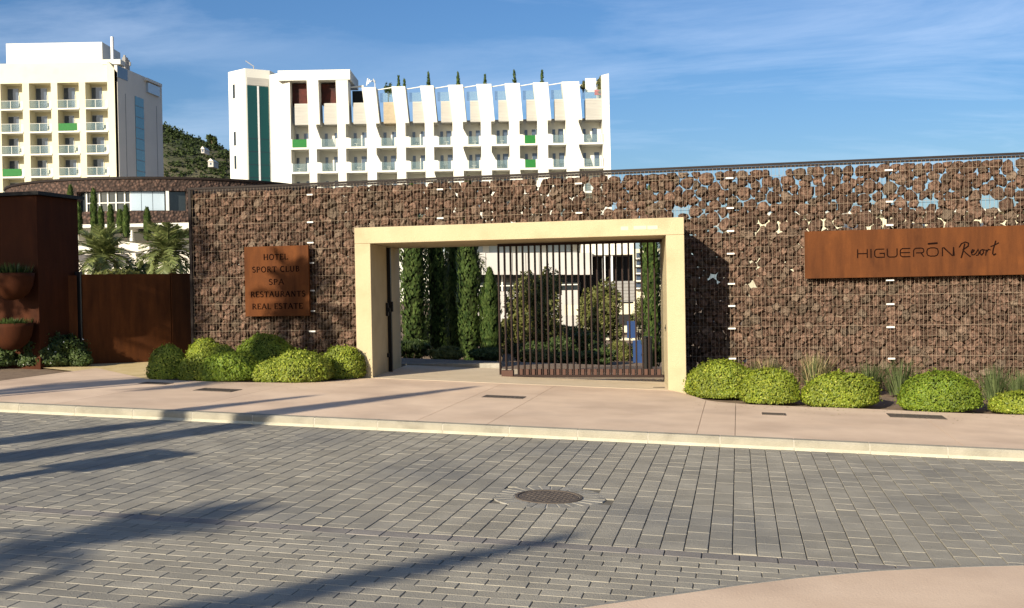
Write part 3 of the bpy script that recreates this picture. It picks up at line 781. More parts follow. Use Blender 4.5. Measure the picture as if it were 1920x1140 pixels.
SCR = [
 [([(.16,-.12),(.30,.35),(.44,.98)],.085),([(.02,.70),(.20,.98),(.48,1.10),(.72,1.0),(.70,.78),(.30,.50),(.52,.25),(.86,-.04)],.075)],
 [([(.90,.24),(1.08,.34),(1.14,.46),(1.02,.50),(.92,.32),(.98,.10),(1.14,.12),(1.28,.26)],.07)],
 [([(1.28,.26),(1.44,.52),(1.50,.28),(1.42,.08),(1.26,.06)],.07)],
 [([(1.74,.50),(1.60,.42),(1.56,.18),(1.68,.08),(1.82,.24),(1.80,.46),(1.72,.50),(1.96,.44)],.07)],
 [([(1.98,.02),(2.04,.48),(2.08,.34),(2.20,.50),(2.34,.44)],.07)],
 [([(2.74,1.14),(2.54,.46),(2.50,.16),(2.58,.06),(2.76,.16)],.08),([(2.34,.70),(2.62,.80),(2.96,.98)],.07)],
]
uL, z = wuz(1798, 481, WS); uR2 = wuz(1873, 481, WS)[0]
for st in SCR: letter(s2, st, uL, z, (uR2-uL)/2.96, .235, WS-.0005, M['letter'], 1.15)

# ================================================================== PAVEMENT COVERS
def cover(px, py, lk, lp, label, slits=True):
    t = thing('service_cover', label, 'cover', group=None); k, p = to_kp(gr(px, py)); t.location = kp(k, p, .0); t.rotation_euler = (tilt @ rot_k).to_euler()
    b = MB(); a, c = lk/2, lp/2
    b.box(-a, a, -c, -c+.03, -.03, .007); b.box(-a, a, c-.03, c, -.03, .007); b.box(-a, -a+.03, -c+.03, c-.03, -.03, .007); b.box(a-.03, a, -c+.03, c-.03, -.03, .007); b.build('frame', M['cover'], t)
    b = MB(); b.box(-a+.036, a-.036, -c+.036, c-.036, -.03, .0045)
    n = max(2, int((lk-.1)/.06))
    for i in range(n):
        x = -a+.06+(lk-.12)*i/(n-1); b.box(x-.012, x+.012, -c+.06, c-.06, .0045, .0085)
    b.build('lid', M['cover'], t)
cover(408, 731.5, .66, .42, 'grey metal cover in the pavement before the clipped shrubs left of the portal')
cover(945, 744.5, .66, .34, 'rusty cover in the pavement right in front of the portal opening')
cover(1451, 776.5, .34, .26, 'small narrow cover in the pavement between first shrubs and kerb right of the portal')
cover(1718, 781, .78, .46, 'largest rusty pavement cover, in front of the long name board')
cover(292, 719, .5, .3, 'shaded pavement cover beside the leftmost clipped shrub')

# ================================================================== PLANTS
def leafcloud(b, pts_nrm, size, rng, ratio=.55, jit=.7):
    for (p, n) in pts_nrm:
        n = (n+Vector((rng.uniform(-jit, jit), rng.uniform(-jit, jit), rng.uniform(-jit, jit)))).normalized()
        t = n.cross(Vector((rng.uniform(-1,1), rng.uniform(-1,1), rng.uniform(-.3,1)))); 
        if t.length < 1e-3: continue
        t.normalize(); q = n.cross(t); s = size*rng.uniform(.65, 1.25)
        b.add([p-t*s, p+q*s*ratio-n*s*.1, p+t*s, p-q*s*ratio-n*s*.1], [(0,1,2,3)])
def mound(name, label, px, leaf, dens=1.5, size=.0225, cat='shrub', group='clipped round shrubs along the wall', back=0.0, depth_k=.85, rough=.085, flowers=0):
    x0, x1, yt, yb = px; rng = random.Random(int(x0*7+yt)+5)
    P = gr((x0+x1)/2, yb); dist = P.y; rx = (x1-x0)/2/F*dist*1.01
    d = Vector((ray((x0+x1)/2, yb).x, 1, 0)).normalized(); cpos = P+d*(rx*depth_k*.92+back); cpos.z = zg(cpos.x, cpos.y)
    rx *= cpos.y/dist
    top = at((x0+x1)/2, yt, cpos.y).z; hh = max(.25, top-cpos.z)
    t = thing(name, label, cat, cpos, rng.uniform(-.2, .2), group)
    seed = Vector((x0*.13, yt*.17, 3.1))
    def rad(dv): return 1+rough*noise.noise(dv*1.7+seed)+rough*.55*noise.noise(dv*4.5+seed)
    def shape(dv, k):
        # squarish dome
        r = rad(dv)*k; f_ = 1.0/((abs(dv.x)**2.5+abs(dv.y)**2.5)**(1/2.5)*.0+1)
        zz = dv.z; hz = math.sqrt(max(0, 1-zz*zz)) if zz > 0 else 1
        hor = Vector((dv.x, dv.y)); 
        if hor.length > 1e-6: hor.normalize()
        fz = max(zz, -.25); ww = (1-max(fz, 0)**2.6)**.5 if fz > 0 else 1-.35*(fz/.25)**2*.5
        return Vector((hor.x*ww*r*rx, hor.y*ww*r*rx*depth_k, max(.0, (.16+.84*max(fz, 0) if fz > 0 else .16+.6*fz))*hh*r))
    area = 2*math.pi*rx*(rx*.5+hh*.6)*1.2; n = int(area*2300*dens)
    pn = []
    for _ in range(n):
        zz = rng.uniform(-.26, 1.0); a = rng.uniform(0, 2*math.pi); zz = math.copysign(abs(zz)**1.0, zz)
        s = math.sqrt(max(0, 1-zz*zz)); dv = Vector((s*math.cos(a), s*math.sin(a), zz))
        p = shape(dv, 1-abs(rng.gauss(0, .045)) if rng.random() < .955 else rng.uniform(1.0, 1.09))
        nn = Vector((dv.x/rx, dv.y/(rx*depth_k), max(dv.z, -.1)/hh)).normalized(); pn.append((p, nn))
    b = MB(); leafcloud(b, pn, size, rng); b.build('foliage', leaf, t)
    b = MB(); nr, ns = 7, 16
    for i in range(nr+1):
        zz = -.25+1.25*i/nr
        for j in range(ns):
            a = 2*math.pi*j/ns; s = math.sqrt(max(0, 1-zz*zz)); b.v.append(tuple(shape(Vector((s*math.cos(a), s*math.sin(a), zz)), .90)))
    for i in range(nr):
        for j in range(ns): b.f.append((i*ns+j, i*ns+(j+1) % ns, (i+1)*ns+(j+1) % ns, (i+1)*ns+j))
    b.build('branch_core', M['limecore'], t)
    if flowers:
        fb_ = MB(); leafcloud(fb_, [(p+nn*.02, nn) for p, nn in rng.sample(pn, flowers)], .022, rng, .9, .3); fb_.build('flowers', M['flower'], t)
    return t
for px, lab, lf in (
 ((1287,1422,675,747), 'large lime green clipped shrub touching the right foot of the portal', 'lime'),
 ((1388,1500,690,757), 'lime green clipped shrub merging with the large shrub right of the portal', 'lime'),
 ((1505,1647,698,764), 'rounded lime green shrub below the left end of the long name board', 'lime'),
 ((1686,1838,697,772), 'deep green domed shrub behind the largest pavement cover', 'lime2'),
 ((1857,1992,732,776), 'low lime shrub cut off by the right edge of the photo', 'lime'),
 ((277,352,648,712), 'leftmost lime clipped shrub, next to the rusty corten gate', 'lime'),
 ((330,412,664,714), 'low lime shrub at the front, second of the left clipped group', 'lime'),
 ((364,490,660,716), 'wide darker shrub at the front of the left clipped group, below the square sign', 'lime2'),
 ((470,560,672,717), 'small front shrub tucked between two wider ones under the square sign', 'lime'),
 ((499,625,657,718), 'glossy dense shrub at the front, just right of the square sign', 'lime'),
 ((601,685,647,711), 'lime clipped shrub touching the left foot of the portal', 'lime')):
    mound('clipped_shrub', lab, px, M[lf])
for px, lab, lf, bk in (
 ((350,425,633,694), 'yellow green shrub at the back, near the end of the stone wall', 'lime', 0),
 ((390,450,647,697), 'small yellow green shrub at the back below the left edge of square sign', 'lime', 0),
 ((440,556,628,694), 'shaded dark green shrub against the wall under the square sign', 'lime2', 0)):
    mound('clipped_shrub', lab, px, M[lf])
mound('flowering_shrub', 'loose dark shrub sprinkled with small white flowers before the corten planter wall', (12,152,624,687), M['darkleaf'], 1.0, .035, group=None, rough=.3, flowers=90)
mound('flowering_shrub', 'dark shrub in shade at the left edge of the photo', (-70,36,640,688), M['darkleaf'], 1.0, .035, group=None, rough=.3, flowers=8)
mound('flowering_shrub', 'dark low shrub at the foot of the black gate post', (120,172,655,686), M['darkleaf'], 1.0, .035, group=None, rough=.3)

# dry leaves and twigs blown over the beds and pavement edge
rng = random.Random(77); lt = MB()
for _ in range(620):
    px = rng.uniform(280, 690) if rng.random() < .4 else rng.uniform(1285, 1940)
    yy = 716+rng.gauss(0, 7) if px < 700 else 756+(px-1285)/635*24+rng.gauss(0, 9)
    p = gr(px, yy, .008); n = Vector((rng.uniform(-.3,.3), rng.uniform(-.3,.3), 1)).normalized(); a = rng.uniform(0, 6.28); t = Vector((math.cos(a), math.sin(a), 0)); q = n.cross(t); sz = rng.uniform(.008, .024)
    lt.add([p-t*sz, p+q*sz*.4, p+t*sz, p-q*sz*.4], [(0,1,2,3)])
lt.build('leaf_litter', M['straw'], kind='stuff')

def grass(px, yt, yb, wd_, n, label, mats, seed):
    n = int(n*1.15)
    rng = random.Random(seed); P = gr(px, yb); d = Vector((ray(px, yb).x, 1, 0)); 
    u, w = uw(P); w = min(w+.15, WF-.12); q = PR+EU*u+EW*w; q.z = zg(q.x, q.y)
    hh = at(px, yt, q.y).z-q.z
    t = thing('grass_tuft', label, 'grass tuft', q, 0, 'wispy grass tufts along the wall')
    for mi, m in enumerate(mats):
        b = MB()
        for _ in range(n//len(mats)):
            a = rng.uniform(0, 2*math.pi); r0 = rng.uniform(0, .10); lean = abs(rng.gauss(0, .32)); h_ = hh*rng.uniform(.5, 1.05)
            base = Vector((r0*math.cos(a)*2, r0*math.sin(a)*.7, 0)); tip = base+Vector((math.cos(a)*lean*wd_*2, math.sin(a)*lean*wd_*.5-.03, h_))
            mid = (base+tip)/2+Vector((0, 0, h_*.1)); x = Vector((math.cos(a+1.6), math.sin(a+1.6), 0))*rng.uniform(.004, .009)
            b.add([base-x, base+x, mid+x*.8, tip, mid-x*.8], [(0,1,2,4), (4,2,3)])
            if rng.random() < .5:
                for k in range(3):
                    p = base.lerp(tip, rng.uniform(.45, .95)); v = Vector((rng.uniform(-1,1), rng.uniform(-.5,.5), rng.uniform(.3,1))).normalized()*rng.uniform(.05,.11)
                    b.add([p-x*.5, p+x*.5, p+v], [(0,1,2)])
        b.build('blades', m, t)
grass(1437, 668, 722, .35, 160, 'dry and green grass tuft behind the first shrubs right of the portal', (M['grassblade'], M['straw']), 1)
grass(1528, 660, 728, .45, 220, 'tall straw coloured grass tuft behind the shrub below the name board', (M['straw'], M['grassblade']), 2)
grass(1632, 676, 738, .40, 200, 'green broom like grass tuft right of the middle shrub', (M['grassblade'],), 3)
grass(1688, 672, 742, .40, 200, 'green grass tuft directly left of the deep green domed shrub', (M['grassblade'],), 4)
grass(1792, 684, 745, .35, 120, 'thin grass tuft behind the deep green domed shrub', (M['grassblade'], M['straw']), 5)
grass(1868, 682, 752, .42, 220, 'green grass tuft above the low shrub at the right edge', (M['grassblade'],), 6)
grass(1916, 688, 754, .40, 180, 'grass tuft cut off by the right edge of the photo', (M['grassblade'],), 7)

YK = 1.36
def cypress_mesh(seed, n=2600, tuft=.085, gap=.0):
    rng = random.Random(seed); b = MB(); sv = Vector((seed*3.1, seed*1.7, 0))
    for _ in range(n):
        z = rng.random()**.85; a = rng.uniform(0, 2*math.pi)
        pr = min(1, (z/.08+.55))*(1-max(0, (z-.62)/.38)**1.6)**.9
        nz = noise.noise(Vector((math.cos(a)*1.6, math.sin(a)*1.6, z*9))+sv)
        if nz < -.2 and rng.random() < .7: continue
        r = pr*(1+.42*nz)*(1-abs(rng.gauss(0, .14)))*.5
        p = Vector((math.cos(a)*r, math.sin(a)*r, z))
        yield_dir = Vector((math.cos(a)*.35+rng.uniform(-.25,.25), math.sin(a)*.35+rng.uniform(-.25,.25), 1.0)).normalized()
        b.f_ = 0
        b.add_tuft = None
        s = tuft*rng.uniform(.6, 1.3)
        # stored in unit space: x,y scaled by width and z by height later
        side = yield_dir.cross(Vector((math.cos(a), math.sin(a), rng.uniform(-.4,.4)))).normalized()
        b.t = getattr(b, 't', []); b.t.append((p, yield_dir, side, s))
    return b.t
def cypress(label, P, width, height, seed, group, leaf=None, name='cypress', n=2600, tuft=.085, parent_tilt=None):
    t = thing(name, label, 'tree', P, 0, group); b = MB()
    for (p, d, s_, sz) in cypress_mesh(seed, n, tuft):
        q = Vector((p.x*width, p.y*width, p.z*height)); d2 = d*sz*1.5; x = s_*sz*.42
        b.add([q-x*.4, q+d2*.4-x, q+d2, q+d2*.4+x], [(0,1,2,3)])
    b.build('crown', leaf or M['cypress'], t)
    b = MB(); b.tube([(0,0,-.1), (0,0,height*.5), (0,0,height*.93)], [width*.13, width*.10, .01], 6); b.build('trunk', M['bark'], t)
    b = MB(); b.lathe([(width*.15,.0),(width*.32,.08*height),(width*.36,.55*height),(width*.24,.78*height),(.01,.96*height)], 10); b.build('inner_branches', M['limecore'], t)
    if parent_tilt: t.rotation_euler = parent_tilt
    return t
def yplace(px, Y): Y *= 1.8; q = at(px, 600, Y); return Vector((q.x, Y, zg(q.x, Y)+dip(q.x, Y)))
GG = 'cypresses in the bed behind the portal'
for px, w_, h_, Y, lab in ((777,.66,3.7,18.4,'broad dark cypress, leftmost one seen through the portal'),
    (820,.52,3.8,18.9,'slim cypress second from the left in the portal opening'),
    (853,.55,2.9,19.6,'shorter loose cypress with bare lower branches in the portal opening'),
    (882,.50,3.8,18.2,'brightest tall cypress left of the gate bars'),
    (919,.42,1.75,18.0,'shortest pointed cypress right beside the gate bars'),
    (1222,.42,3.6,17.6,'narrow cypress at the right end of the gate bars')):
    cypress(lab, yplace(px, Y), w_*1.34, h_*1.34+.4, int(px), GG, n=4200)
for px, yt, yb, Y, w_, lab in ((134,352,440,52,.62,'tall far cypress next to the corten planter wall'),(148,384,440,50,.5,'thin far cypress second from the corten planter wall'),
    (177,358,436,52,.6,'tall far cypress under the left end of the window band'),(190,392,438,53,.45,'very thin far cypress left of the palm crown'),(208,388,436,52,.5,'thin far cypress above the palm crown'),
    (226,398,438,51,.5,'far cypress just right of the palm crown'),(237,390,446,51,.55,'far cypress left of the dark recess under the terrace'),(277,394,452,50,.55,'lone far cypress before the dark terrace recess')):
    Y *= YK; zt = at(px, yt, Y).z; zb_ = at(px, yb, Y).z; q = at(px, yb, Y)
    cypress(lab, Vector((q.x, Y, zb_)), w_*.62, zt-zb_, int(px)+900, 'far cypresses on the hotel terrace', n=900, tuft=.16)

def bushy(name, label, px, yt, yb, Y, leaf, seed, width_px, cat='tree', n=3500, size=.045, trunk=True, group=None, lobes=9, zbase=None):
    Y *= YK; rng = random.Random(seed); q = at(px, yb, Y); zb_ = zbase if zbase is not None else (zg(q.x, Y)+dip(q.x, Y) if YK == 1.8 else q.z); zt = at(px, yt, Y).z; W = width_px/F*Y/2; Hh = zt-zb_
    t = thing(name, label, cat, Vector((q.x, Y, zb_)), 0, group)
    lob = []
    z0 = (.10 if YK == 1.8 else .30) if trunk else .05
    for i in range(lobes):
        a = rng.uniform(0, 6.28); r = rng.uniform(.15, .62); z = rng.uniform(z0+.1, .82)
        lob.append((Vector((math.cos(a)*r*W, math.sin(a)*r*W, z*Hh)), rng.uniform(.3, .5)))
    b = MB(); pn = []
    for _ in range(n):
        c, r = rng.choice(lob); dv = Vector((rng.gauss(0,1), rng.gauss(0,1), rng.gauss(0,1))).normalized(); k = r*(1-abs(rng.gauss(0,.18)))*(1+.35*noise.noise(dv*2+c*3))
        pn.append((c+Vector((dv.x*W*k, dv.y*W*k, dv.z*Hh*k*.55)), dv))
    pn = [(p, d) for p, d in pn if p.z > 0]
    leafcloud(b, pn, size, rng, .45, 1.0); b.build('crown', leaf, t)
    b = MB()
    if trunk:
        b.tube([(0,0,-.2),(.03*W,0,Hh*.2),(.0,.02,Hh*.4)], [.09*W+.02, .07*W+.015, .05*W+.01], 7)
        for c, r in lob: b.tube([(0,0,Hh*.28), (c.x*.5,c.y*.5,(c.z+Hh*.3)*.5), tuple(c)], [.045*W+.006, .03*W+.004, .008], 5)
    else:
        for c, r in lob: b.tube([(c.x*.3,c.y*.3,-.1), tuple(c)], [.02, .006], 5)
    b.build('trunk' if trunk else 'stems', M['bark'], t); return t
YK = 1.8
bushy('olive_tree', 'round olive tree with yellowish leaves behind the left part of the gate bars', 1000, 508, 682, 20.5, M['olive'], 1, 135, n=13000, size=.08, lobes=20)
bushy('olive_tree', 'smaller olive tree behind the right part of the gate bars', 1128, 528, 668, 24, M['olive'], 2, 90, n=10000, size=.08, lobes=18)
bushy('garden_bush', 'dark low bush at the foot of the gate bars', 1052, 632, 690, 18.4, M['darkleaf'], 3, 120, 'shrub', 4200, .06, False)
bushy('garden_bush', 'dark clump below the larger olive tree', 985, 640, 690, 18.6, M['darkleaf'], 4, 90, 'shrub', 3600, .06, False)
bushy('garden_bush', 'dark shrub between the smaller olive tree and the blue boards', 1128, 655, 688, 19.4, M['darkleaf'], 5, 80, 'shrub', 3000, .06, False)
bushy('garden_bush', 'green shrub behind the blue boards', 1196, 545, 640, 26, M['olive'], 6, 44, 'shrub', 1500, .05, False)
bushy('garden_bush', 'dark undergrowth between the tall cypress trunks', 842, 560, 692, 20.6, M['darkleaf'], 8, 190, 'shrub', 8000, .08, False)
bushy('garden_bush', 'leafy undergrowth beside the shortest cypress', 935, 590, 692, 19.6, M['olive'], 9, 80, 'shrub', 3600, .06, False)

for i, (px, yt, w_, Y, lf, lab) in enumerate(((770, 640, 90, 17.2, 'darkleaf', 'low dark bush at the feet of the broad cypress'), (845, 652, 80, 17.0, 'olive', 'pale bush between the cypress feet behind the portal'), (912, 655, 80, 17.0, 'darkleaf', 'dark bush below the shortest cypress'),
    (1040, 600, 150, 23, 'darkleaf', 'tall hedge like bush behind the larger olive tree'), (960, 585, 90, 22, 'olive', 'leafy bush left of the larger olive tree'), (1105, 620, 110, 21.5, 'darkleaf', 'bush behind the trunk of the smaller olive tree'), (1165, 640, 60, 20.5, 'olive', 'low bush next to the lower blue board'),
    (1010, 655, 90, 17.4, 'olive', 'low sunlit bush close behind the middle gate bars'), (1080, 660, 90, 17.0, 'darkleaf', 'low dark bush close behind the gate bars under the smaller olive'))):
    bushy('garden_bush', lab, px, yt, 690, Y, M[lf], 80+i, w_, 'shrub', 5200, .075, False)
YK = 1.36
# ---- palms
def frond_mesh(seed, Lf=1.0, droop=.55, nl=22, leaf=.34):
    rng = random.Random(seed); b = MB(); pts = []
    for i in range(9):
        s = i/8; ang = .9-droop*2.0*s**1.4
        if i == 0: p = Vector((0,0,0))
        else: p = pts[-1]+Vector((math.cos(ang), 0, math.sin(ang)))*(Lf/8)
        pts.append(p)
    b.tube(pts, [.022*Lf*(1-.8*i/8) for i in range(9)], 4)
    for i in range(nl):
        s = .12+.88*i/(nl-1); j = min(7, int(s*8)); t = s*8-j; p = pts[j].lerp(pts[j+1], t); d = (pts[j+1]-pts[j]).normalized()
        ll = leaf*Lf*(math.sin(math.pi*min(1, .18+s*.80)))**.7*rng.uniform(.85, 1.1)
        for sd_ in (-1, 1):
            v = (Vector((0, sd_, 0))*.85+d*.75+Vector((0, 0, rng.uniform(-.1, .35)))).normalized()*ll; wv = d*.042*Lf
            b.add([p-wv*.5, p+wv*.5, p+v*.6+wv*.6-Vector((0,0,.02*Lf)), p+v-Vector((0,0,.12*ll)), p+v*.6-wv*.6-Vector((0,0,.02*Lf))], [(0,1,2,4), (4,2,3)])
    return b
FR = [frond_mesh(i, 1.0, dr).mesh('frond', M['palm']) for i, dr in enumerate((.35, .55, .75, .95))]
def palm(label, P, trunk_h, crown_r, nfr, seed, group, tilt_=(0,0)):
    rng = random.Random(seed); t = thing('palm_tree', label, 'palm', P, 0, group)
    top = Vector((tilt_[0], tilt_[1], trunk_h)); b = MB()
    n = 14; pts, rr = [], []
    r0 = .06*crown_r+.07
    for i in range(n+1):
        s = i/n; pts.append(Vector((tilt_[0]*s*s, tilt_[1]*s*s, -.15+(trunk_h+.15)*s))); rr.append(r0*(1.15-.25*s)*(1.12 if i % 2 else .95))
    b.tube(pts, rr, 10); b.build('trunk', M['bark'], t)
    for i in range(nfr):
        s = i/(nfr-1); k = min(3, int(s*4+rng.uniform(-.4, .4))); k = max(0, k)
        o = link('frond', FR[k], t); o.location = top
        o.rotation_euler = (rng.uniform(-.2,.2), R_(-38+95*s)+rng.uniform(-.1,.1), i*2.399+rng.uniform(-.2,.2)); sc = crown_r*rng.uniform(.85, 1.1); o.scale = (sc, sc, sc)
    return t
def palm_px(label, px, py, Y, crown_px, nfr, seed, group, zb_=None):
    Y *= YK; q = at(px, py, Y); base = zg(q.x, Y) if zb_ is None else zb_
    palm(label, Vector((q.x, Y, base)), max(.3, q.z-base), crown_px/F*Y/2*1.15, nfr, seed, group)
GP = 'garden palms behind the corten gate'
palm_px('spreading palm in the garden behind the middle of the corten gate', 193, 482, 36, 118, 38, 3, GP)
palm_px('dense palm in the garden beside the end of the stone wall', 314, 476, 33, 120, 44, 4, GP)
palm_px('small palm partly hidden by the corten planter wall', 118, 492, 34, 70, 34, 5, GP)
palm_px('palm crown behind the tall cypresses in the portal', 884, 492, 33, 62, 32, 6, None)
bushy('garden_bush', 'low green hedge showing above the corten gate', 205, 505, 548, 30, M['olive'], 31, 200, 'shrub', 6000, .09, False)
bushy('garden_bush', 'dark bush between the two palms above the corten gate', 252, 490, 560, 38, M['darkleaf'], 32, 100, 'shrub', 3600, .1, False)
bushy('garden_bush', 'green bush at the foot of the dense palm', 330, 505, 570, 34, M['olive'], 33, 90, 'shrub', 3600, .09, False)
bushy('garden_bush', 'bright bush beside the corten planter wall', 128, 508, 560, 32, M['olive'], 34, 70, 'shrub', 2600, .09, False)

# ================================================================== CORTEN GATE AND PLANTER WALL
A = gr(157, 681); B_ = gr(322, 675); Cc = gr(372, 671.5)
zt = at(240, 514, (A.y+B_.y)/2).z
fence = thing('corten_gate', 'rusty corten sheet gate between the planter wall and the stone wall', 'gate')
def sheetpanel(p, q, zt_, name, m):
    d = Vector((q.x-p.x, q.y-p.y, 0)).normalized(); nn = Vector((-d.y, d.x, 0))*.03
    b = MB(); vs_ = []
    for s_ in (-1, 1):
        for (pt, z) in ((p, p.z-.05), (q, q.z-.05), (q, zt_), (p, zt_)): vs_.append(Vector((pt.x, pt.y, z))+nn*s_)
    b.add(vs_, [(0,1,2,3),(7,6,5,4),(0,4,5,1),(1,5,6,2),(2,6,7,3),(3,7,4,0)]); b.build(name, m, fence)
gap = (B_-A).normalized()*.012
sheetpanel(A, B_-gap, zt, 'panel', M['corten']); sheetpanel(B_+gap, Cc, zt+.01, 'panel', M['corten'])
D0 = gr(112, 682); D1 = gr(147, 681); sheetpanel(D0, D1, zt-.02, 'panel', M['corten'])
pm = gr(152, 680); b = MB(); b.box(pm.x-.05, pm.x+.05, pm.y-.09, pm.y+.06, pm.z-.1, zt+.06); b.build('post', M['black'], fence)
# planter wall
pw0 = gr(76, 688); uq, wq = uw(pw0)
plw = thing('corten_planter_wall', 'tall shade-darkened corten planter wall with overhanging cap at the left edge', 'wall', M=WALL_M)
ztop = wuz(60, 366, wq)[1]; zlow = -SL*uq-.1
wb_ = 1.3
for _ in range(40):
    q = proj(WALL_M @ Vector((uq, wb_+wq, 2.0)))
    if q[0] < 108: wb_ += .05
b = MB(); b.box(uq-4.0, uq, wq, wq+wb_, zlow, ztop); b.build('body', M['corten_shaded'], plw, bevel=.01)
b = MB(); b.box(uq-4.1, uq+.10, wq-.08, wq+wb_+.1, ztop+.002, ztop+.07); b.build('cap', M['black'], plw)
for sx in (-1.3, -2.6):
    b = MB(); b.box(uq+sx-.004, uq+sx+.004, wq-.004, wq-.0005, zlow, ztop-.01); b.build('seam', M['black'], plw)
for i, (px, py, r, lab, lab2) in enumerate(((24, 512, .40, 'upper rusty half bowl planter fixed to the corten planter wall', 'leafy plant growing in the upper bowl planter'), (22, 606, .40, 'lower rusty half bowl planter fixed to the corten planter wall', 'small leafy plant growing in the lower bowl planter'))):
    u, z = wuz(px, py, wq-.35)
    t = thing('bowl_planter', lab, 'planter', M=WALL_M @ Matrix.Translation((u, wq-.36, z)), group='bowl planters on the corten wall')
    b = MB(); b.lathe([(.02,-.52),(.16,-.50),(.28,-.40),(.36,-.25),(r-.01,-.08),(r,0),(r-.03,0),(r-.06,-.1),(.02,-.12)], 24); b.build('bowl', M['corten_shaded'], t, smooth=True)
    b = MB(); b.box(-.04, .04, .25, .357, -.35, -.02); b.build('bracket', M['black'], t)
    pt = thing('potted_plant', lab2, 'plant', M=WALL_M @ Matrix.Translation((u, wq-.36, z-.11)), group='plants in the bowl planters')
    rng = random.Random(70+i); b = MB()
    for _ in range(260):
        a = rng.uniform(0, 6.28); rr = rng.uniform(0, .33); h_ = rng.uniform(.12, .34-.1*i); p = Vector((rr*math.cos(a), rr*math.sin(a), 0)); v = Vector((math.cos(a)*.12, math.sin(a)*.12, h_)); x = Vector((-math.sin(a), math.cos(a), 0))*.016
        b.add([p, p+v*.5+x, p+v, p+v*.5-x], [(0,1,2,3)])
    b.build('leaves', M['darkleaf'], pt)

# ================================================================== HOTELS
def px_x(px, Y, py=240): return at(px, py, Y).x
def px_z(py, Y, px): return at(px, py, Y).z
# --- cream hotel on the left
YK = 1.0
YA = 146.4
hotA = thing('cream_hotel', 'cream hotel block with rows of recessed balconies and a roof penthouse at far left', 'hotel', (0, YA, 0))
def P4(b, pts, z0, z1):  # vertical prism on a footprint
    n = len(pts); b.add([(p[0], p[1], z0) for p in pts]+[(p[0], p[1], z1) for p in pts], [tuple(range(n))[::-1], tuple(range(n, 2*n))]+[(i, (i+1) % n, (i+1) % n+n, i+n) for i in range(n)])
xR = px_x(222, YA); xL = px_x(-230, YA); zroof = px_z(115, YA, 120); zpar = px_z(155, YA, 120)
xB = at(305, 240, YA+14).x; RD = 1.9
b = MB(); P4(b, [(xL, RD), (xR-.4, RD), (xB-.4, 14), (xL, 14)], 0, zpar); b.build('core', M['cream'], hotA)
b = MB(); P4(b, [(xR, 0.0), (xB, 14), (xB-.39, 14.01), (xR-.39, 0.0)], 0, zroof-.6); b.build('side_wall', M['greywall'], hotA)  # side away from the sun: grey of its shade put into the wall colour
b = MB(); b.prism([(0.0, zpar), (RD+.5, zpar), (RD+.5, zroof), (.9, zroof)], lambda p, d: (d, p[0], p[1]), xL, xR-1.25); b.build('parapet', M['cream'], hotA)
b = MB(); P4(b, [(xL, RD+.5), (xR-.6, RD+.5), (xB-.6, 13.6), (xL, 13.6)], zpar+.01, zroof-.3); b.build('roof', M['greywall'], hotA)
piersA = [(-220,-208),(-167,-155),(-114.5,-103),(-62,-50),(-9,2.5),(43.5,56),(97,109),(149.5,161.5),(203,221.5)]
slabsA = [202.6, 245.8, 287.5, 329.5, 371.5, 413.5, 455]
zs = [px_z(y, YA, 110) for y in slabsA]
for (a, c) in piersA:
    b = MB(); last = c > 220
    top = zpar-.002
    b.box(px_x(a, YA), px_x(c, YA)-(.001 if last else 0), 0, RD-.002, 0, top); b.build('pier', M['cream'], hotA)
b = MB(); xa = px_x(203, YA)
b.prism([(xa, zpar), (xR-.001, zpar), (xR-.001, zroof-1.6), (xa+.2, zroof-.1), (xa-.0, zroof-.1)], lambda p, d: (p[0], d, p[1]), 0.0, RD+.4); b.build('corner_buttress', M['cream'], hotA)
rng = random.Random(9)
for bi in range(len(piersA)-1):
    x0 = px_x(piersA[bi][1], YA); x1 = px_x(piersA[bi+1][0], YA)
    for li, z in enumerate(zs):
        if z < 1: continue
        zc = zpar if li == 0 else zs[li-1]-.22
        if x1 < px_x(-60, YA) and li > 4: continue
        b = MB(); b.box(x0+.002, x1-.002, -.10, RD-.003, z-.22, z); b.box(x1-.30, x1-.003, -.0, .9, z+.001, z+1.0); bal = b.build('balcony', M['white'], hotA)
        green = (bi, li) in ((6, 1), (4, 3))
        b = MB(); b.box(x0+.05, x1-.33, -.06, -.02, z+.06, z+1.02); b.build('railing', M['greenpanel'] if green else M['railglass'], bal)
        if not green:
            b = MB(); b.box(x0+.03, x1-.31, -.08, -.0, z+1.021, z+1.07); b.box(x0+1.3, x0+1.36, -.08, -.0, z+.02, z+1.019); b.build('handrail', M['white'], bal)
        b = MB(); dw = rng.uniform(.40, .55); b.box(x0+.15, x0+.15+(x1-x0)*dw, RD-.06, RD-.003, z+.02, z+(3.0 if li == 0 else 2.3)); b.build('door', M['door'], bal)
        b = MB(); b.box(x0+.10, x0+.145+(x1-x0)*dw+.05, RD-.08, RD-.061, z+(3.001 if li == 0 else 2.301), z+(3.08 if li == 0 else 2.38)); b.box(x0+.15+(x1-x0)*dw, x0+.22+(x1-x0)*dw, RD-.08, RD-.003, z+.02, z+2.1); b.build('door_frame', M['white'], bal)
        if rng.random() < .6:
            b = MB(); cx = x1-1.0; b.box(cx, cx+.45, .8, 1.2, z+.4, z+.45); b.box(cx, cx+.06, .8, .86, z, z+.4); b.box(cx+.39, cx+.45, 1.14, 1.2, z, z+.9); b.box(cx, cx+.45, 1.14, 1.18, z+.5, z+.9); b.build('balcony_chair', M['darkgrey'], bal)
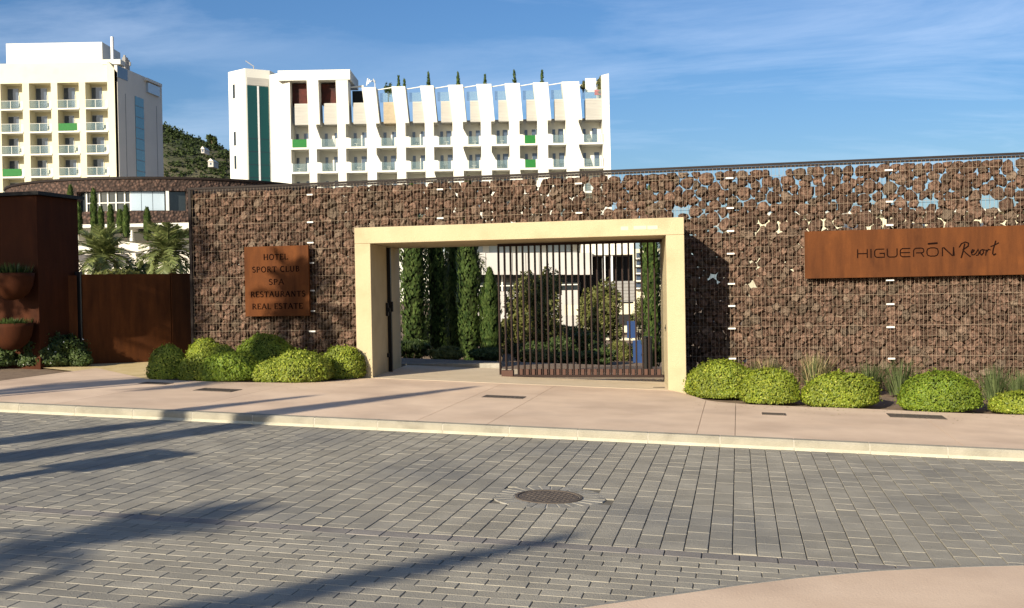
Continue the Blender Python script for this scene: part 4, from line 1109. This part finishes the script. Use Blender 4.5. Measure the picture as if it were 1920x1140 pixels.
# penthouse, chimney, side details
Zp = px_z(79, YA, 110); 
b = MB(); b.box(px_x(15, YA+4), px_x(195, YA+4), 4, 11, zroof-.35, px_z(80, YA+4, 110)); b.build('penthouse', M['white'], hotA)
b = MB(); b.tube([(px_x(214, YA+3), 3, zroof-.5), (px_x(214, YA+3), 3, px_z(69, YA+3, 214))], .22, 10); b.build('chimney', M['metal'], hotA)
b = MB(); b.box(px_x(196, YA+1), px_x(230, YA+1), .7, 2.6, px_z(121, YA+1, 215), px_z(112, YA+1, 215)); b.build('cornice', M['white'], hotA)
def side(t, off=.0):   # point on the side wall, t in 0..1 along it
    return Vector((xR+(xB-xR)*t, 14*t, 0))+Vector((14, -(xB-xR), 0)).normalized()*off
def sidepanel(t0, t1, z0, z1, m, name, th=.06):
    b = MB(); P4(b, [side(t0, .003)[:2], side(t1, .003)[:2], side(t1, th)[:2], side(t0, th)[:2]], z0, z1); return b.build(name, m, hotA)
def t_at(px):
    lo, hi = 0.0, 1.0
    for _ in range(30):
        mid = (lo+hi)/2; p = side(mid); q = proj(Vector((p.x, YA+p.y, 18)))
        if q[0] < px: lo = mid
        else: hi = mid
    return lo
ta, tb = t_at(256), t_at(272); zw = px_z(182, YA+6, 262)
w_ = sidepanel(ta, tb, 4, zw, M['glassteal'], 'stair_window')
zz = 5.5
while zz < zw-1:
    b = MB(); P4(b, [side(ta, .061)[:2], side(tb, .061)[:2], side(tb, .09)[:2], side(ta, .09)[:2]], zz, zz+.07); zz += 1.5
    b.build('glazing_bar', M['grey'], w_)
sidepanel(t_at(223), t_at(243), px_z(147, YA+1, 232), px_z(126, YA+1, 232), M['door'], 'corner_window')
sidepanel(t_at(278), t_at(300), px_z(178, YA+11, 290), px_z(160, YA+11, 290), M['skyglass'], 'corner_window', .3)
sidepanel(t_at(274), t_at(302), px_z(158, YA+11, 290), px_z(153, YA+11, 290), M['white'], 'cornice', .5)
for px in (238, 296):
    t0 = t_at(px); b = MB(); P4(b, [side(t0, .003)[:2], side(t0+.008, .003)[:2], side(t0+.008, .03)[:2], side(t0, .03)[:2]], 2, px_z(185, YA+6, px)); b.build('wall_joint', M['grey'], hotA)
for px, y0, h_ in ((232, 112, 1.1), (236, 103, 1.6), (240, 108, 1.2), (243, 112, .8)):
    X = px_x(px, YA+5); z0 = px_z(118, YA+5, px)-1.6; b = MB(); b.box(X-.12, X+.12, 5, 5.3, z0, px_z(y0, YA+5, px)); b.box(X-.3, X+.3, 5.02, 5.28, px_z(y0, YA+5, px)-.8, px_z(y0, YA+5, px)-.3); b.build('roof_antenna', M['grey'], hotA)

# --- white hotel with fins
YB = 134.7
hotB = thing('white_hotel', 'long white hotel with sawtooth fins, green glass stair strip and roof terrace', 'hotel', (0, YB, 0))
X = lambda px, dy=0: px_x(px, YB+dy)
Z = lambda py, px=800, dy=0: px_z(py, YB+dy, px)
RB = 2.4
# stair tower
c0 = (at(430, 240, YB+2.2).x, 2.2); c1 = (X(462), 0); c2 = (at(508, 240, YB+1.6).x, 1.6); c3 = (c2[0]+1, 9); c4 = (c0[0]+1, 10)
zt_ = Z(128, 462)
b = MB(); P4(b, [c0, c1, c2, c3, c4], 0, zt_); tow = b.build('stair_tower', M['white'], hotB)
def on(ca, cb, t, off): 
    d = Vector((cb[0]-ca[0], cb[1]-ca[1], 0)); nn = Vector((d.y, -d.x, 0)).normalized(); p = Vector((ca[0], ca[1], 0))+d*t+nn*off; return (p.x, p.y)
def facet(ca, cb, t0, t1, z0, z1, m, name, th=.06, par=None, base=.003):
    b = MB(); P4(b, [on(ca, cb, t0, base+th), on(ca, cb, t1, base+th), on(ca, cb, t1, base), on(ca, cb, t0, base)], z0, z1); return b.build(name, m, par or hotB)
gs = facet(c1, c2, .06, .92, 0, Z(162, 482, 1), M['glassgreen'], 'stair_glass')
facet(c1, c2, .46, .53, 0, Z(162, 482, 1)-.02, M['metal'], 'mullion', .05, gs, .064)
for zq in range(2, 14, 1):
    facet(c1, c2, .07, .91, zq*1.6, zq*1.6+.07, M['darkglass'], 'transom', .02, gs, .064) if zq*1.6 < Z(165, 482, 1) else None
facet(c1, c2, .06, .92, Z(161, 482, 1), Z(147, 482, 1), M['corrug'], 'louvre', .05)
for py0, py1 in ((157, 183), (246, 272), (291, 316), (336, 360)):
    facet(c0, c1, .26, .38, Z(py1, 437, 1), Z(py0, 437, 1), M['darkglass'], 'slit_window', .02)
# plain wall between the tower and the first bay
b = MB(); P4(b, [c2, (X(528), .35), (X(545), -.0), (X(545), 9), (c2[0]+.002, 9)], 0, Z(135, 530)); b.build('end_wall', M['white'], hotB)
b = MB(); b.box(X(524), X(659), -.35, 7, Z(151, 600), Z(132, 600)); b.build('roof_slab', M['white'], hotB)
bays = [(545,578.5),(600,632.5),(655,687.5),(712,743),(767,796.5),(820,848.5),(875,901.5),(928,954.5),(981,1007.5),(1034,1061),(1092,1131)]
xr_end = X(1145.5)
zpt, zpb = [], []
flo = [Z(274, 800)-3.0*0, ]
def zt_at(px): return px_z(165-(px-690)*.028, YB, px)   # tops of the fins
zpar1 = Z(189, 800); zpar0 = Z(229, 800)
fl = [Z(272.5, 800), Z(318, 800), Z(363.5, 800), Z(409, 800), Z(454.5, 800)]
b = MB(); b.box(X(545.2), xr_end-.3, RB, 11, 0, zpar0+.3); b.build('core', M['white'], hotB)
b = MB(); b.box(X(545.2), xr_end-.3, RB-.004, 11, zpar0+.301, zpar0+.5); b.build('terrace_deck', M['greywall'], hotB)
def pier(pa, pb, ztop, lean=.35):
    x0, x1 = X(pa), X(pb); b = MB(); z2 = zpar0-.05; xn = x1-.46
    b.box(x0, xn, -.0, RB-.002, 0, z2-.002); b.build('fin', M['white'], hotB); b = MB(); z2b = zpar0
    b.prism([(x0, z2), (x1, z2), (x1-lean, ztop), (x0-lean*1.3, ztop)], lambda p, d: (p[0], d-max(0, (p[1]-z2))*.12, p[1]), 0.0, RB-.002); b.build('fin_head', M['white'], hotB)
edges = [(bays[i][1], bays[i+1][0]) for i in range(len(bays)-1)]
for (pa, pb) in edges:
    px = (pa+pb)/2; pier(pa, pb, Z(152, px) if px < 660 else zt_at(px), .0 if px < 660 else .35)
# right end fin: sloping crest
b = MB(); z2 = zpar0-.3
b.prism([(X(1131), 0), (xr_end, 0), (xr_end-.15, Z(137.5, 1143)), (X(1131)-.1, Z(141, 1131))], lambda p, d: (p[0], d, p[1]), 0.0, RB+6); b.build('end_fin', M['white'], hotB)
b = MB(); b.prism([(X(1062), zt_at(1062)-.1), (X(1131)-.12, Z(141, 1131)), (X(1131)-.12, Z(146, 1131)), (X(1062), Z(158, 1062))], lambda p, d: (p[0], d, p[1]), 3.2, 3.6); b.build('crest_beam', M['white'], hotB)
rng = random.Random(21)
for bi, (pa, pb) in enumerate(bays):
    x0, x1 = X(pa), X(pb)
    # parapet panel on the terrace level, ribbed
    b = MB(); b.box(x0+.45, x1-.004, .45, RB-.01, zpar0, zpar1)
    z = zpar0+.1
    while z < zpar1-.1: b.box(x0+.46, x1-.01, .42, .4495, z, z+.09); z += .19
    b.build('parapet_panel', M['peach'] if bi == 3 else M['corrug'], hotB)
    if bi < 2:
        b = MB(); b.box(x0+.02, x1-.02, 1.3, RB+.3, zpar1+.02, Z(153, (pa+pb)/2)); b.build('bar_recess', M['redinside'], hotB)
    elif bi == 2:
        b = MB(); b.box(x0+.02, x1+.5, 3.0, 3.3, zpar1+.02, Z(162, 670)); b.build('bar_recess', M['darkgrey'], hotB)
        b = MB(); b.bar((X(632), 1.0, Z(163, 632)), (X(680), 1.6, Z(157, 680)), .22, t2=.2); b.build('canopy_beam', M['white'], hotB)
    else:
        b = MB(); b.box(x0+.05, x1-.05, .6, .63, zpar1+.01, zpar1+1.15); b.build('glass_balustrade', M['railglass'], hotB)
        if bi < 10:
            b = MB(); zz = zt_at(pa); b.bar((x0-.35, .9, zz-.12), (x0+1.55, .9, zz+.16), .16, t2=.10); b.build('canopy_beam', M['white'], hotB)
    for li, z in enumerate(fl):
        zc = zpar0 if li == 0 else fl[li-1]-.24
        b = MB(); b.box(x0+.002, x1-.002, -.06, RB-.003, z-.24, z); b.box(x1-.26, x1-.003, .0, 1.0, z+.001, z+1.05)
        b.box(x0-.0+.003, x0+.16, -.0, .5, z+.001, z+1.05)
        bal = b.build('balcony', M['white'], hotB)
        green = (bi, li) in ((0, 0), (8, 0), (8, 1))
        b = MB(); b.box(x0+.17, x1-.28, -.03, .0, z+.03, z+1.0); b.build('railing', M['greenpanel'] if green else M['railglass'], bal)
        b = MB(); c = x0+(x1-x0)*rng.uniform(.52, .66); b.box(c, c+.62, RB-.05, RB-.003, z+.02, z+2.05); b.box(x0+.2, x0+.55, RB-.05, RB-.003, z+.5, z+2.0); b.build('door', M['door'], bal)
        if rng.random() < .6:
            b = MB(); cx = x0+rng.uniform(.5, .9); b.box(cx, cx+.5, .5, .9, z+.45, z+.5); b.box(cx+.2, cx+.28, .66, .74, z, z+.45); b.build('table', M['darkgrey'] if rng.random() < .5 else M['white'], bal)
        # low wing of the fin beside the balcony: stepped on some floors, slanted on others
        if bi > 0:
            h0 = rng.choice((1.15, 1.15, 2.0, 2.5)); b = MB(); zt3 = zc-.02
            b.prism([(x0-.459, z-.22), (x0-.001, z-.22), (x0-.001, z+1.12), (x0-.459, min(zt3, z+h0))], lambda p, d: (p[0], d, p[1]), .0, 1.0); b.build('fin_wing', M['white'], bal)
# roof plants and furniture
def roofcyp(px, y0, y1, lab, w_=.42):
    z0, z1 = Z(y1, px, 3), Z(y0, px, 3); zb_ = zpar0+.5
    cypress(lab, Vector((X(px, 3), YB+3, zb_)), w_, z1-zb_, int(px), 'slim conifers on the roof terrace', n=420, tuft=.22)
for px, y0, lab in ((749,145,'slim conifer on the roof terrace, leftmost in the row'),(760,150,'thin conifer second from the left on the roof terrace'),(805,138,'dark slim conifer behind the fifth fin'),(861,137,'leaning slim conifer near the middle of the roof terrace'),(911,141,'short slim conifer on the roof terrace behind a fin'),(966,134,'tallest slim conifer on the roof terrace'),(1018,134,'slim conifer nearest the right end of the roof terrace')):
    roofcyp(px, y0, 165, lab)
bushy('roof_shrub', 'green climbing shrub on the right end of the roof terrace', 1126, 139, 180, YB+1.5, M['olive'], 41, 22, 'shrub', 700, .14, False)
bushy('roof_shrub', 'small shrub left of the white roof board', 1094, 150, 172, YB+1.5, M['olive'], 42, 12, 'shrub', 400, .12, False)
bushy('roof_shrub', 'potted tree on the roof terrace between third and fourth fins', 728, 152, 188, YB+2.5, M['darkleaf'], 43, 18, 'shrub', 500, .14, True)
o = MB().box(X(1099,1), X(1119,1), 1.2, 1.3, Z(172,1108,1), Z(146,1108,1)).build('roof_board', M['white']); o.location = (0, YB, 0); tag(o, 'white board standing on the right end of the roof terrace', 'board')
o = MB().box(X(1116,1), X(1131,1), 1.0, 1.12, Z(178,1123,1), Z(168,1123,1)).build('red_awning', M['redcloth']); o.location = (0, YB, 0); tag(o, 'red cloth below the green roof shrub', 'awning')
t = thing('roof_sail', 'small striped shade sail at the left of the roof terrace', 'shade sail', (0, YB, 0))
b = MB(); 
for i in range(5): xx = X(688+i*3.2, 2); b.add([(xx, 2, Z(160-i*3,690,2)), (xx+.13, 2, Z(160-i*3,690,2)), (xx+.25, 2.3, Z(146+i*2,690,2)), (xx+.12, 2.3, Z(146+i*2,690,2))], [(0,1,2,3)])
so = b.build('cloth', M['white'], t); so.modifiers.new('solid', 'SOLIDIFY').thickness = .03
b = MB(); b.tube([(X(704,2), 2.4, zpar0+.5), (X(704,2), 2.4, Z(150,704,2))], .05, 6); b.build('mast', M['metal'], t)
t = thing('roof_camera_arm', 'thin slanted mast on the stair tower roof', 'mast', (0, YB, 0))
b = MB(); b.bar((X(478,2), 2, Z(128,478,2)-.6), (X(478,2), 2, Z(125,478,2)), .1); b.build('pole', M['grey'], t)
b = MB(); b.bar((X(479,2), 2, Z(125,478,2)), (X(463,2), 2, Z(114,463,2)), .1); b.build('arm', M['grey'], t)

# ================================================================== CURVED STONE BUILDING AND TERRACE
YC = 90.0
cur = thing('curved_building', 'curved building clad in dark reddish stone with a long glazed band', 'building')
cxm = at(215, 380, YC).x; Rc = 14.0; cyc = YC+Rc
def carc(px): 
    # angle on the cylinder seen at this pixel column
    d = ray(px, 380); 
    a2 = d.x**2+d.y**2; b2 = -2*(d.x*cxm+d.y*cyc); c2_ = cxm**2+cyc**2-Rc**2; D = b2*b2-4*a2*c2_
    if D < 0: D = 0
    t = (-b2-math.sqrt(D))/(2*a2); return math.atan2(d.y*t-cyc, d.x*t-cxm)
def cband(b, a0, a1, r0, r1, z0, z1, n=24):
    vs_ = []
    for i in range(n+1):
        a = a0+(a1-a0)*i/n
        for r, z in ((r1, z0), (r1, z1), (r0, z1), (r0, z0)): vs_.append((cxm+r*math.cos(a), cyc+r*math.sin(a), z))
    fs = []
    for i in range(n):
        for j in range(4): q = 4*i; fs.append((q+j, q+(j+1) % 4, q+4+(j+1) % 4, q+4+j))
    fs += [(0,1,2,3), (4*n+3, 4*n+2, 4*n+1, 4*n)]; b.add(vs_, fs)
al, ar = -math.pi*1.02, math.pi*.02
zc = lambda py: px_z(py, YC+1, 230)
aw0, aw1 = carc(144), carc(350)
b = MB(); cband(b, al, ar, Rc-1.5, Rc, zc(360), zc(338), 40); b.build('stone_band', M['cladding'], cur)
b = MB(); cband(b, al, aw0, Rc-1.5, Rc, zc(397), zc(360)-.002, 20); cband(b, aw1, ar, Rc-1.5, Rc, zc(397), zc(360)-.002, 20); b.build('stone_pier', M['cladding'], cur)
b = MB(); cband(b, al, ar, Rc-1.5, Rc, zc(420), zc(397)-.002, 40); b.build('stone_band', M['cladding'], cur)
b = MB(); cband(b, al, ar, Rc-1.4, Rc+.12, zc(338)+.002, zc(338)+.18, 40); b.build('coping', M['rail'], cur)
b = MB(); cband(b, aw0, aw1, Rc-1.2, Rc-.55, zc(397), zc(360)-.004, 24); win = b.build('window', M['darkglass'], cur)
for p0, p1 in ((243, 263), (264, 285), (286, 308)):
    b = MB(); cband(b, carc(p0), carc(p1), Rc-.5, Rc-.4, zc(396), zc(361), 4); b.build('pane', M['skyglass'], win)
b = MB()
for p in (157, 182, 198, 214, 231, 242):
    a = carc(p); cband(b, a-.004, a+.004, Rc-.53, Rc-.42, zc(396.5), zc(360.5), 1)
cband(b, carc(157), carc(242), Rc-.52, Rc-.43, zc(382), zc(380), 10); b.build('frame', M['white'], win)
b = MB(); cband(b, carc(311), carc(317), Rc-.6, Rc+.05, zc(397), zc(360.5), 2); b.build('column', M['white'], cur)
b = MB(); cband(b, al, ar, 0.5, Rc-1.6, zc(420), zc(345), 30); b.build('core', M['cladding'], cur)
# terrace below
ter = thing('terrace_pavilion', 'white terraces with a curved bench, ramp and dark recess below the curved stone building', 'building')
YT = 83.0
def bxp(b, p0, p1, y0, y1, Y, dep):
    a = at(p0, (y0+y1)/2, Y); c = at(p1, (y0+y1)/2, Y); zt2 = at((p0+p1)/2, y0, Y).z; zb2 = at((p0+p1)/2, y1, Y).z
    b.box(a.x, c.x, Y, Y+dep, zb2, zt2)
b = MB(); bxp(b, -60, 370, 450, 640, YT+4, 10); b.build('base', M['white'], ter)
b = MB(); bxp(b, -60, 362, 421, 427, YT-1, 7); b.build('slab', M['white'], ter)
b = MB(); bxp(b, 110, 147, 427.2, 450, YT, 4); bxp(b, 147.2, 246, 427.2, 434, YT, 4); b.build('wall', M['white'], ter)
b = MB(); bxp(b, 147, 308, 434.2, 452, YT+1.5, 3); b.build('recess', M['darkglass'], ter)
b = MB(); bxp(b, 243, 248, 427.3, 452, YT-.5, .4); bxp(b, 306, 310, 427.3, 452, YT-.5, .4); b.build('column', M['white'], ter)
b = MB(); bxp(b, 309.5, 354, 420, 430, YT-3, 2.0); b.build('canopy', M['white'], ter)
b = MB(); a = at(145, 466, YT-4); 
prf = []
for i in range(15):
    th = math.pi+math.pi*i/14; prf.append((a.x+1.9*math.cos(th), YT-4+1.2+1.2*math.sin(th)))
P4(b, prf, at(145, 472, YT-4).z, at(145, 460, YT-4).z); b.build('bench', M['white'], ter)
b = MB(); q0, q1 = at(222, 452, YT-3), at(280, 470, YT-3)
b.prism([(q0.x, at(222,452,YT-3).z), (q1.x, at(280,459,YT-3).z), (q1.x, at(280,476,YT-3).z), (q0.x, at(222,466,YT-3).z)], lambda p, d: (p[0], d, p[1]), YT-3, YT-2.6); b.build('ramp', M['greywall'], ter)
b = MB(); bxp(b, -60, 370, 476, 640, YT-1.5, 5.4); b.build('lower_wall', M['greywall'], ter)

# ================================================================== BUILDINGS SEEN THROUGH THE PORTAL
YW = 61.5
wb2 = thing('white_pavilion', 'low white building with a dark window band seen through the gate bars', 'building')
for p in range(811, 1088, 25): b = MB(); bxp(b, p+.6, p+24.6, 474, 515, YW-.6, .2); b.build('parapet_panel', M['pale'], wb2)
b = MB(); bxp(b, 812, 1085, 474.6, 514.6, YW-.39, 8); b.build('parapet_wall', M['grey'], wb2)
b = MB(); bxp(b, 820, 1088, 515.3, 546, YW+.4, 8); w2 = b.build('window', M['darkglass'], wb2)
b = MB()
for p in (896, 940, 985, 1030, 1083): b = MB(); bxp(b, p, p+3, 515.4, 545.8, YW+.32, .078); b.build('mullion', M['white'], w2)
b = MB(); bxp(b, 897, 1083, 534, 536, YW+.30, .018); b.build('transom', M['white'], w2)
b = MB(); bxp(b, 820, 1088, 546.2, 700, YW, 9); b.build('wall', M['pale'], wb2)
b = MB(); bxp(b, 820, 1090, 455, 473.7, YW+1.2, 6); w3 = b.build('window', M['skyglass'], wb2)
b = MB(); bxp(b, 818, 1190, 444, 454.7, YW-.2, 8); b.build('roof', M['pale'], wb2)
for p in (850, 905, 960, 1015, 1070): b = MB(); bxp(b, p, p+12, 455.2, 473.5, YW+1.1, .09); b.build('mullion', M['white'], w3)
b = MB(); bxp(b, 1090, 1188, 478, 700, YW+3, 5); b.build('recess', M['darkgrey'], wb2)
b = MB(); bxp(b, 1090, 1188, 455.2, 478, YW-.3, 7); b.build('eave', M['greywall'], wb2)
b = MB(); bxp(b, 1131, 1136, 478.3, 640, YW-.2, .4); bxp(b, 1147, 1150, 478.3, 640, YW-.2, .4); b.build('column', M['metal'], wb2)
b = MB(); bxp(b, 1144, 1190, 527, 566, YW-2, 1.8)
for i in range(6): bxp(b, 1144.5, 1189.5, 529+i*6.2, 532+i*6.2, YW-2.04, .038)
b.build('shutter_box', M['grey'], wb2)
b = MB(); bxp(b, 1060, 1200, 570, 590, YW-3, .8); b.build('garden_wall', M['cream'], wb2)
b = MB(); bxp(b, 1060, 1204, 612, 624, YW-7, .8); b.build('garden_wall', M['cream'], wb2)
b = MB(); bxp(b, 930, 1204, 636, 650, YW-12, .8); b.build('garden_wall', M['cream'], wb2)
yb2 = thing('balcony_block', 'yellowish block with stacked balconies behind the right end of the gate bars', 'building')
b = MB(); bxp(b, 1186, 1290, 466, 640, 102, 8); b.build('wall', M['cream'], yb2)
for c in range(3):
    for r in range(5):
        b = MB(); bxp(b, 1193+c*17, 1202+c*17, 474+r*14, 483+r*14, 101.93, .06); b.build('window', M['door'], yb2)
        b = MB(); bxp(b, 1190+c*17, 1204+c*17, 483.5+r*14, 486+r*14, 101.4, .59); b.build('balcony', M['white'], yb2)
# cream house glimpsed through the stones on the right
ch = thing('garden_house', 'pale house just glimpsed through gaps between the stones above the name board', 'house')
b = MB(); bxp(b, 1420, 2050, 399, 560, 50, 8); b.build('wall', M['cream'], ch)
b = MB(); bxp(b, 1410, 2060, 393.5, 398.7, 49.6, 8.8); b.build('roof', M['white'], ch)
for p in (1470, 1580, 1700, 1830, 1950):
    b = MB(); bxp(b, p, p+34, 418, 452, 49.94, .055); b.build('window', M['door'], ch)
# blue boards
for px0, px1, y0, y1, Y, lab in ((1176, 1194, 602, 634, 38, 'upper narrow blue board on a thin post behind the gate bars'), (1187, 1206, 638, 682, 36, 'larger blue panel board standing near the black motor box')):
    t = thing('blue_board', lab, 'board'); b = MB(); bxp(b, px0, px1, y0, y1, Y, .06); b.build('panel', M['blue'], t)
    q = at((px0+px1)/2, y1, Y); b = MB(); b.box(q.x-.025, q.x+.025, Y+.062, Y+.11, zg(q.x, Y)-.05, q.z+.3); b.build('post', M['metal'], t)

# ================================================================== HILL
hb = MB(); YH = 430.0; prof = [(-400,330),(-100,150),(100,170),(200,205),(300,231),(318,238),(345,250),(370,262),(395,268),(432,286),(520,318),(700,380),(1000,470),(1500,560)]
def ridge(px):
    for a, c in zip(prof, prof[1:]):
        if a[0] <= px <= c[0]: return a[1]+(c[1]-a[1])*(px-a[0])/(c[0]-a[0])
    return 600
cols = [(-400+25*i) for i in range(77)]; rows = [(-150,-.02),(-110,.14),(-75,.36),(-45,.60),(-20,.83),(0,1.0),(40,.93),(90,.6),(150,0)]
hp = {}
for i, px in enumerate(cols):
    top = at(px, ridge(px), YH)
    for j, (dy, k) in enumerate(rows):
        zz = max(-1.5, top.z*k)+noise.noise(Vector((px*.02, dy*.05, 1)))*(1.4 if j not in (0, 8) else 0)
        hb.v.append((top.x*(1+dy/YH*.6), YH+dy, zz))
for i in range(len(cols)-1):
    for j in range(8): a = i*9+j; hb.f.append((a, a+9, a+10, a+1))
hb.build('hill', M['hill'], kind='structure', smooth=True)
rng = random.Random(8); hv = MB()
for _ in range(1300):
    px = rng.uniform(295, 445); j = rng.random()
    dy = -44-76*j**.8; k = 0
    for (d0, k0), (d1, k1) in zip(rows, rows[1:]):
        if d0 <= dy <= d1: k = k0+(k1-k0)*(dy-d0)/(d1-d0)
    if j < .12 and rng.random() < .7: continue
    top = at(px, ridge(px), YH); c = Vector((top.x*(1+dy/YH*.6), YH+dy, top.z*k)); r = rng.uniform(1.8, 4.2)
    pn = []
    for _ in range(60):
        dv = Vector((rng.gauss(0,1), rng.gauss(0,1), rng.gauss(0,1)+.3)).normalized(); pn.append((c+Vector((dv.x*r, dv.y*r, dv.z*r*.8+r*.5))*rng.uniform(.7,1.05)-Vector((c*0)), dv))
    pn = [(c+(p-c), d) for p, d in pn]; leafcloud(hv, pn, .8, rng, .7, .8)
for _ in range(900):
    px = rng.uniform(290, 450); dy = -rng.random()**1.5*75; k = 0
    for (d0, k0), (d1, k1) in zip(rows, rows[1:]):
        if d0 <= dy <= d1: k = k0+(k1-k0)*(dy-d0)/(d1-d0)
    top = at(px, ridge(px), YH); c = Vector((top.x*(1+dy/YH*.6), YH+dy, top.z*k)); r = rng.uniform(.5, 1.5)
    leafcloud(hv, [(c+Vector((rng.gauss(0,.5)*r, rng.gauss(0,.5)*r, abs(rng.gauss(0,.5))*r)), Vector((rng.gauss(0,1), rng.gauss(0,1), 1)).normalized()) for _ in range(14)], .45, rng, .7, .8)
hv.build('hillside_wood', M['hilltree'], kind='stuff')
bushy('ridge_pine', 'dark pine standing on the ridge of the hill between the hotels', 398, 253, 276, YH-2, M['hilltree'], 51, 22, 'tree', 900, .5, True)
for px0, px1, y0, y1, lab in ((377, 383, 280, 285, 'small white house high on the hillside'), (390, 400, 303, 311, 'lower white house among hillside trees')):
    dyh = 75; t = thing('hill_house', lab, 'house'); Yh = YH-dyh-5; b = MB(); bxp(b, px0, px1, y0, y1+2, Yh, 6); b.build('wall', M['pale'], t)
    a = at(px0-1, y0, Yh); c = at(px1+1, y0, Yh); b = MB(); b.prism([(a.x, a.z+.01), (c.x, a.z+.01), ((a.x+c.x)/2, a.z+1.0)], lambda p, d: (p[0], d, p[1]), Yh-.3, Yh+6.3); b.build('roof', M['greywall'], t)
    b = MB(); m_ = (px0+px1)/2; bxp(b, m_-1.5, m_+1.5, (y0+y1)/2-2, (y0+y1)/2+2, Yh-.05, .046); b.build('window', M['door'], t)

# ================================================================== THINGS BESIDE AND BEHIND THE CAMERA THAT CAST THE SHADOWS
COT = 1/math.tan(el); HD = Vector((math.sin(az), math.cos(az), 0))
def before(P, H):  # foot of something whose top, H above P's ground, drops its shadow on P
    q = Vector((P.x, P.y, 0))-HD*(H*COT); return Vector((q.x, q.y, zg(q.x, q.y)))
SG = 'slim cypresses on the near side of the street'
E1 = gr(835, 732); E2 = gr(512, 750)
cypress('slim street cypress behind the camera that throws the longer shadow over the kerb', before(E1, 6.0), .50, 6.0, 101, SG, n=4200, tuft=.11)
cypress('slim street cypress behind the camera that throws the shorter shadow over the kerb', before(E2, 5.4), .46, 5.4, 102, SG, n=4200, tuft=.11)
def lamp(P, H, label):
    t = thing('street_lamp', label, 'street lamp', P, 0, 'street lamps on the near side')
    b = MB(); b.tube([(0,0,-.1),(0,0,H)], [.06,.045], 10); b.build('pole', M['black'], t)
    b = MB(); b.lathe([(.03,0),(.22,.05),(.30,.35),(.18,.5),(.02,.55)], 12, (0,0,H-.05)); b.build('lantern', M['grey'], t)
    b = MB(); b.tube([(0,0,-.1),(0,0,.3)], [.11,.09], 10); b.build('base', M['black'], t)
lamp(before(gr(312, 716), 4.2), 4.0, 'black street lamp left of the camera with a round lantern')
# board whose shadow lies on the road
Pb = gr(230, 862, -.12); H = 2.6; q = before(Pb, H); t = thing('street_sign', 'flat rectangular street board on a single pole left of the camera', 'sign', q, -az)
b = MB(); b.box(-.12, .12, -.02, .02, H-1.15, H+.05); b.box(-.32, .32, .021, .06, H-.5, H+.05); b.build('board', M['grey'], t)
b = MB(); b.tube([(0,.09,-.1),(0,.09,H)], .03, 8); b.build('pole', M['grey'], t)
Pc = gr(-120, 1072, -.12)
palm('feathery street palm left of the camera with a full crown', before(Pc, 4.2), 4.1, .95, 20, 61, 'street palms on the near side')
Pd = gr(540, 560+120); 
sgn = WALL_M @ Vector((wuz(560, 575, WS)[0], WS, wuz(560, 575, WS)[1]))
def before3(T, H): d = (H-T.z)*COT; q = Vector((T.x, T.y, 0))-HD*d; return Vector((q.x, q.y, zg(q.x, q.y)))
q = before3(sgn, 6.2); palm('tall street palm left of the pavement whose crown shades the square sign', q, 6.2-q.z, 1.15, 20, 62, 'street palms on the near side')
T = Vector((-8.3, 16.0, 2.2)); q = before3(T, 6.5); palm('tall street palm whose crown dapples the corten gate', q, 6.5-q.z, 1.6, 15, 63, 'street palms on the near side')
T = WALL_M @ Vector((uq-.7, wq, 3.3)); q = before3(T, 7.6); bushy('street_tree', 'leafy street tree left of the view that shades the planter wall', 0, 0, 0, 10, M['darkleaf'], 71, 10, zbase=0) if False else None
def tree(label, P, H, W, seed, n=6000):
    rng = random.Random(seed); t = thing('street_tree', label, 'tree', P, 0, 'street trees left of the view'); lob = []
    for i in range(14):
        a = rng.uniform(0, 6.28); r = rng.uniform(.1, .7); lob.append((Vector((math.cos(a)*r*W, math.sin(a)*r*W, H-W*.9+rng.uniform(-.45, .6)*W)), rng.uniform(.35, .55)*W))
    pn = []
    for _ in range(n):
        c, r = rng.choice(lob); dv = Vector((rng.gauss(0,1), rng.gauss(0,1), rng.gauss(0,1))).normalized(); pn.append((c+dv*r*(1-abs(rng.gauss(0,.25))), dv))
    b = MB(); leafcloud(b, pn, .085, rng, .5, 1.0); b.build('crown', M['darkleaf'], t)
    b = MB(); b.tube([(0,0,-.2),(.05,.02,H*.3),(0,0,H-W*1.3)], [.16,.12,.1], 8)
    for c, r in lob: b.tube([(0,0,H-W*1.5), tuple((Vector((0,0,H-W*1.3))+c)/2), tuple(c)], [.07,.04,.01], 5)
    b.build('trunk', M['bark'], t)
tree('leafy street tree left of the view that shades the planter wall', before3(T, 7.6), 8.8, 2.1, 71, 9000)
# made-up leaning cypress, added only to throw the long soft foreground shadow
S0 = gr(420, 1140, -.12); S1 = gr(1050, 1010, -.12)
Ht = 7.5; tip = Vector((S1.x, S1.y, 0))-HD*(Ht*COT); dsh = (Vector((S1.x-S0.x, S1.y-S0.y, 0))).normalized()
base = Vector((S1.x, S1.y, 0))-dsh*13.0
base.z = zg(base.x, base.y)-.1
ax = (Vector((tip.x, tip.y, Ht+S1.z))-base)
t = cypress('unseen leaning conifer shape added behind the camera to throw the long foreground shadow', base, .30, ax.length, 103, None, n=4200, tuft=.11)
t.rotation_euler = Vector((0,0,1)).rotation_difference(ax.normalized()).to_euler()
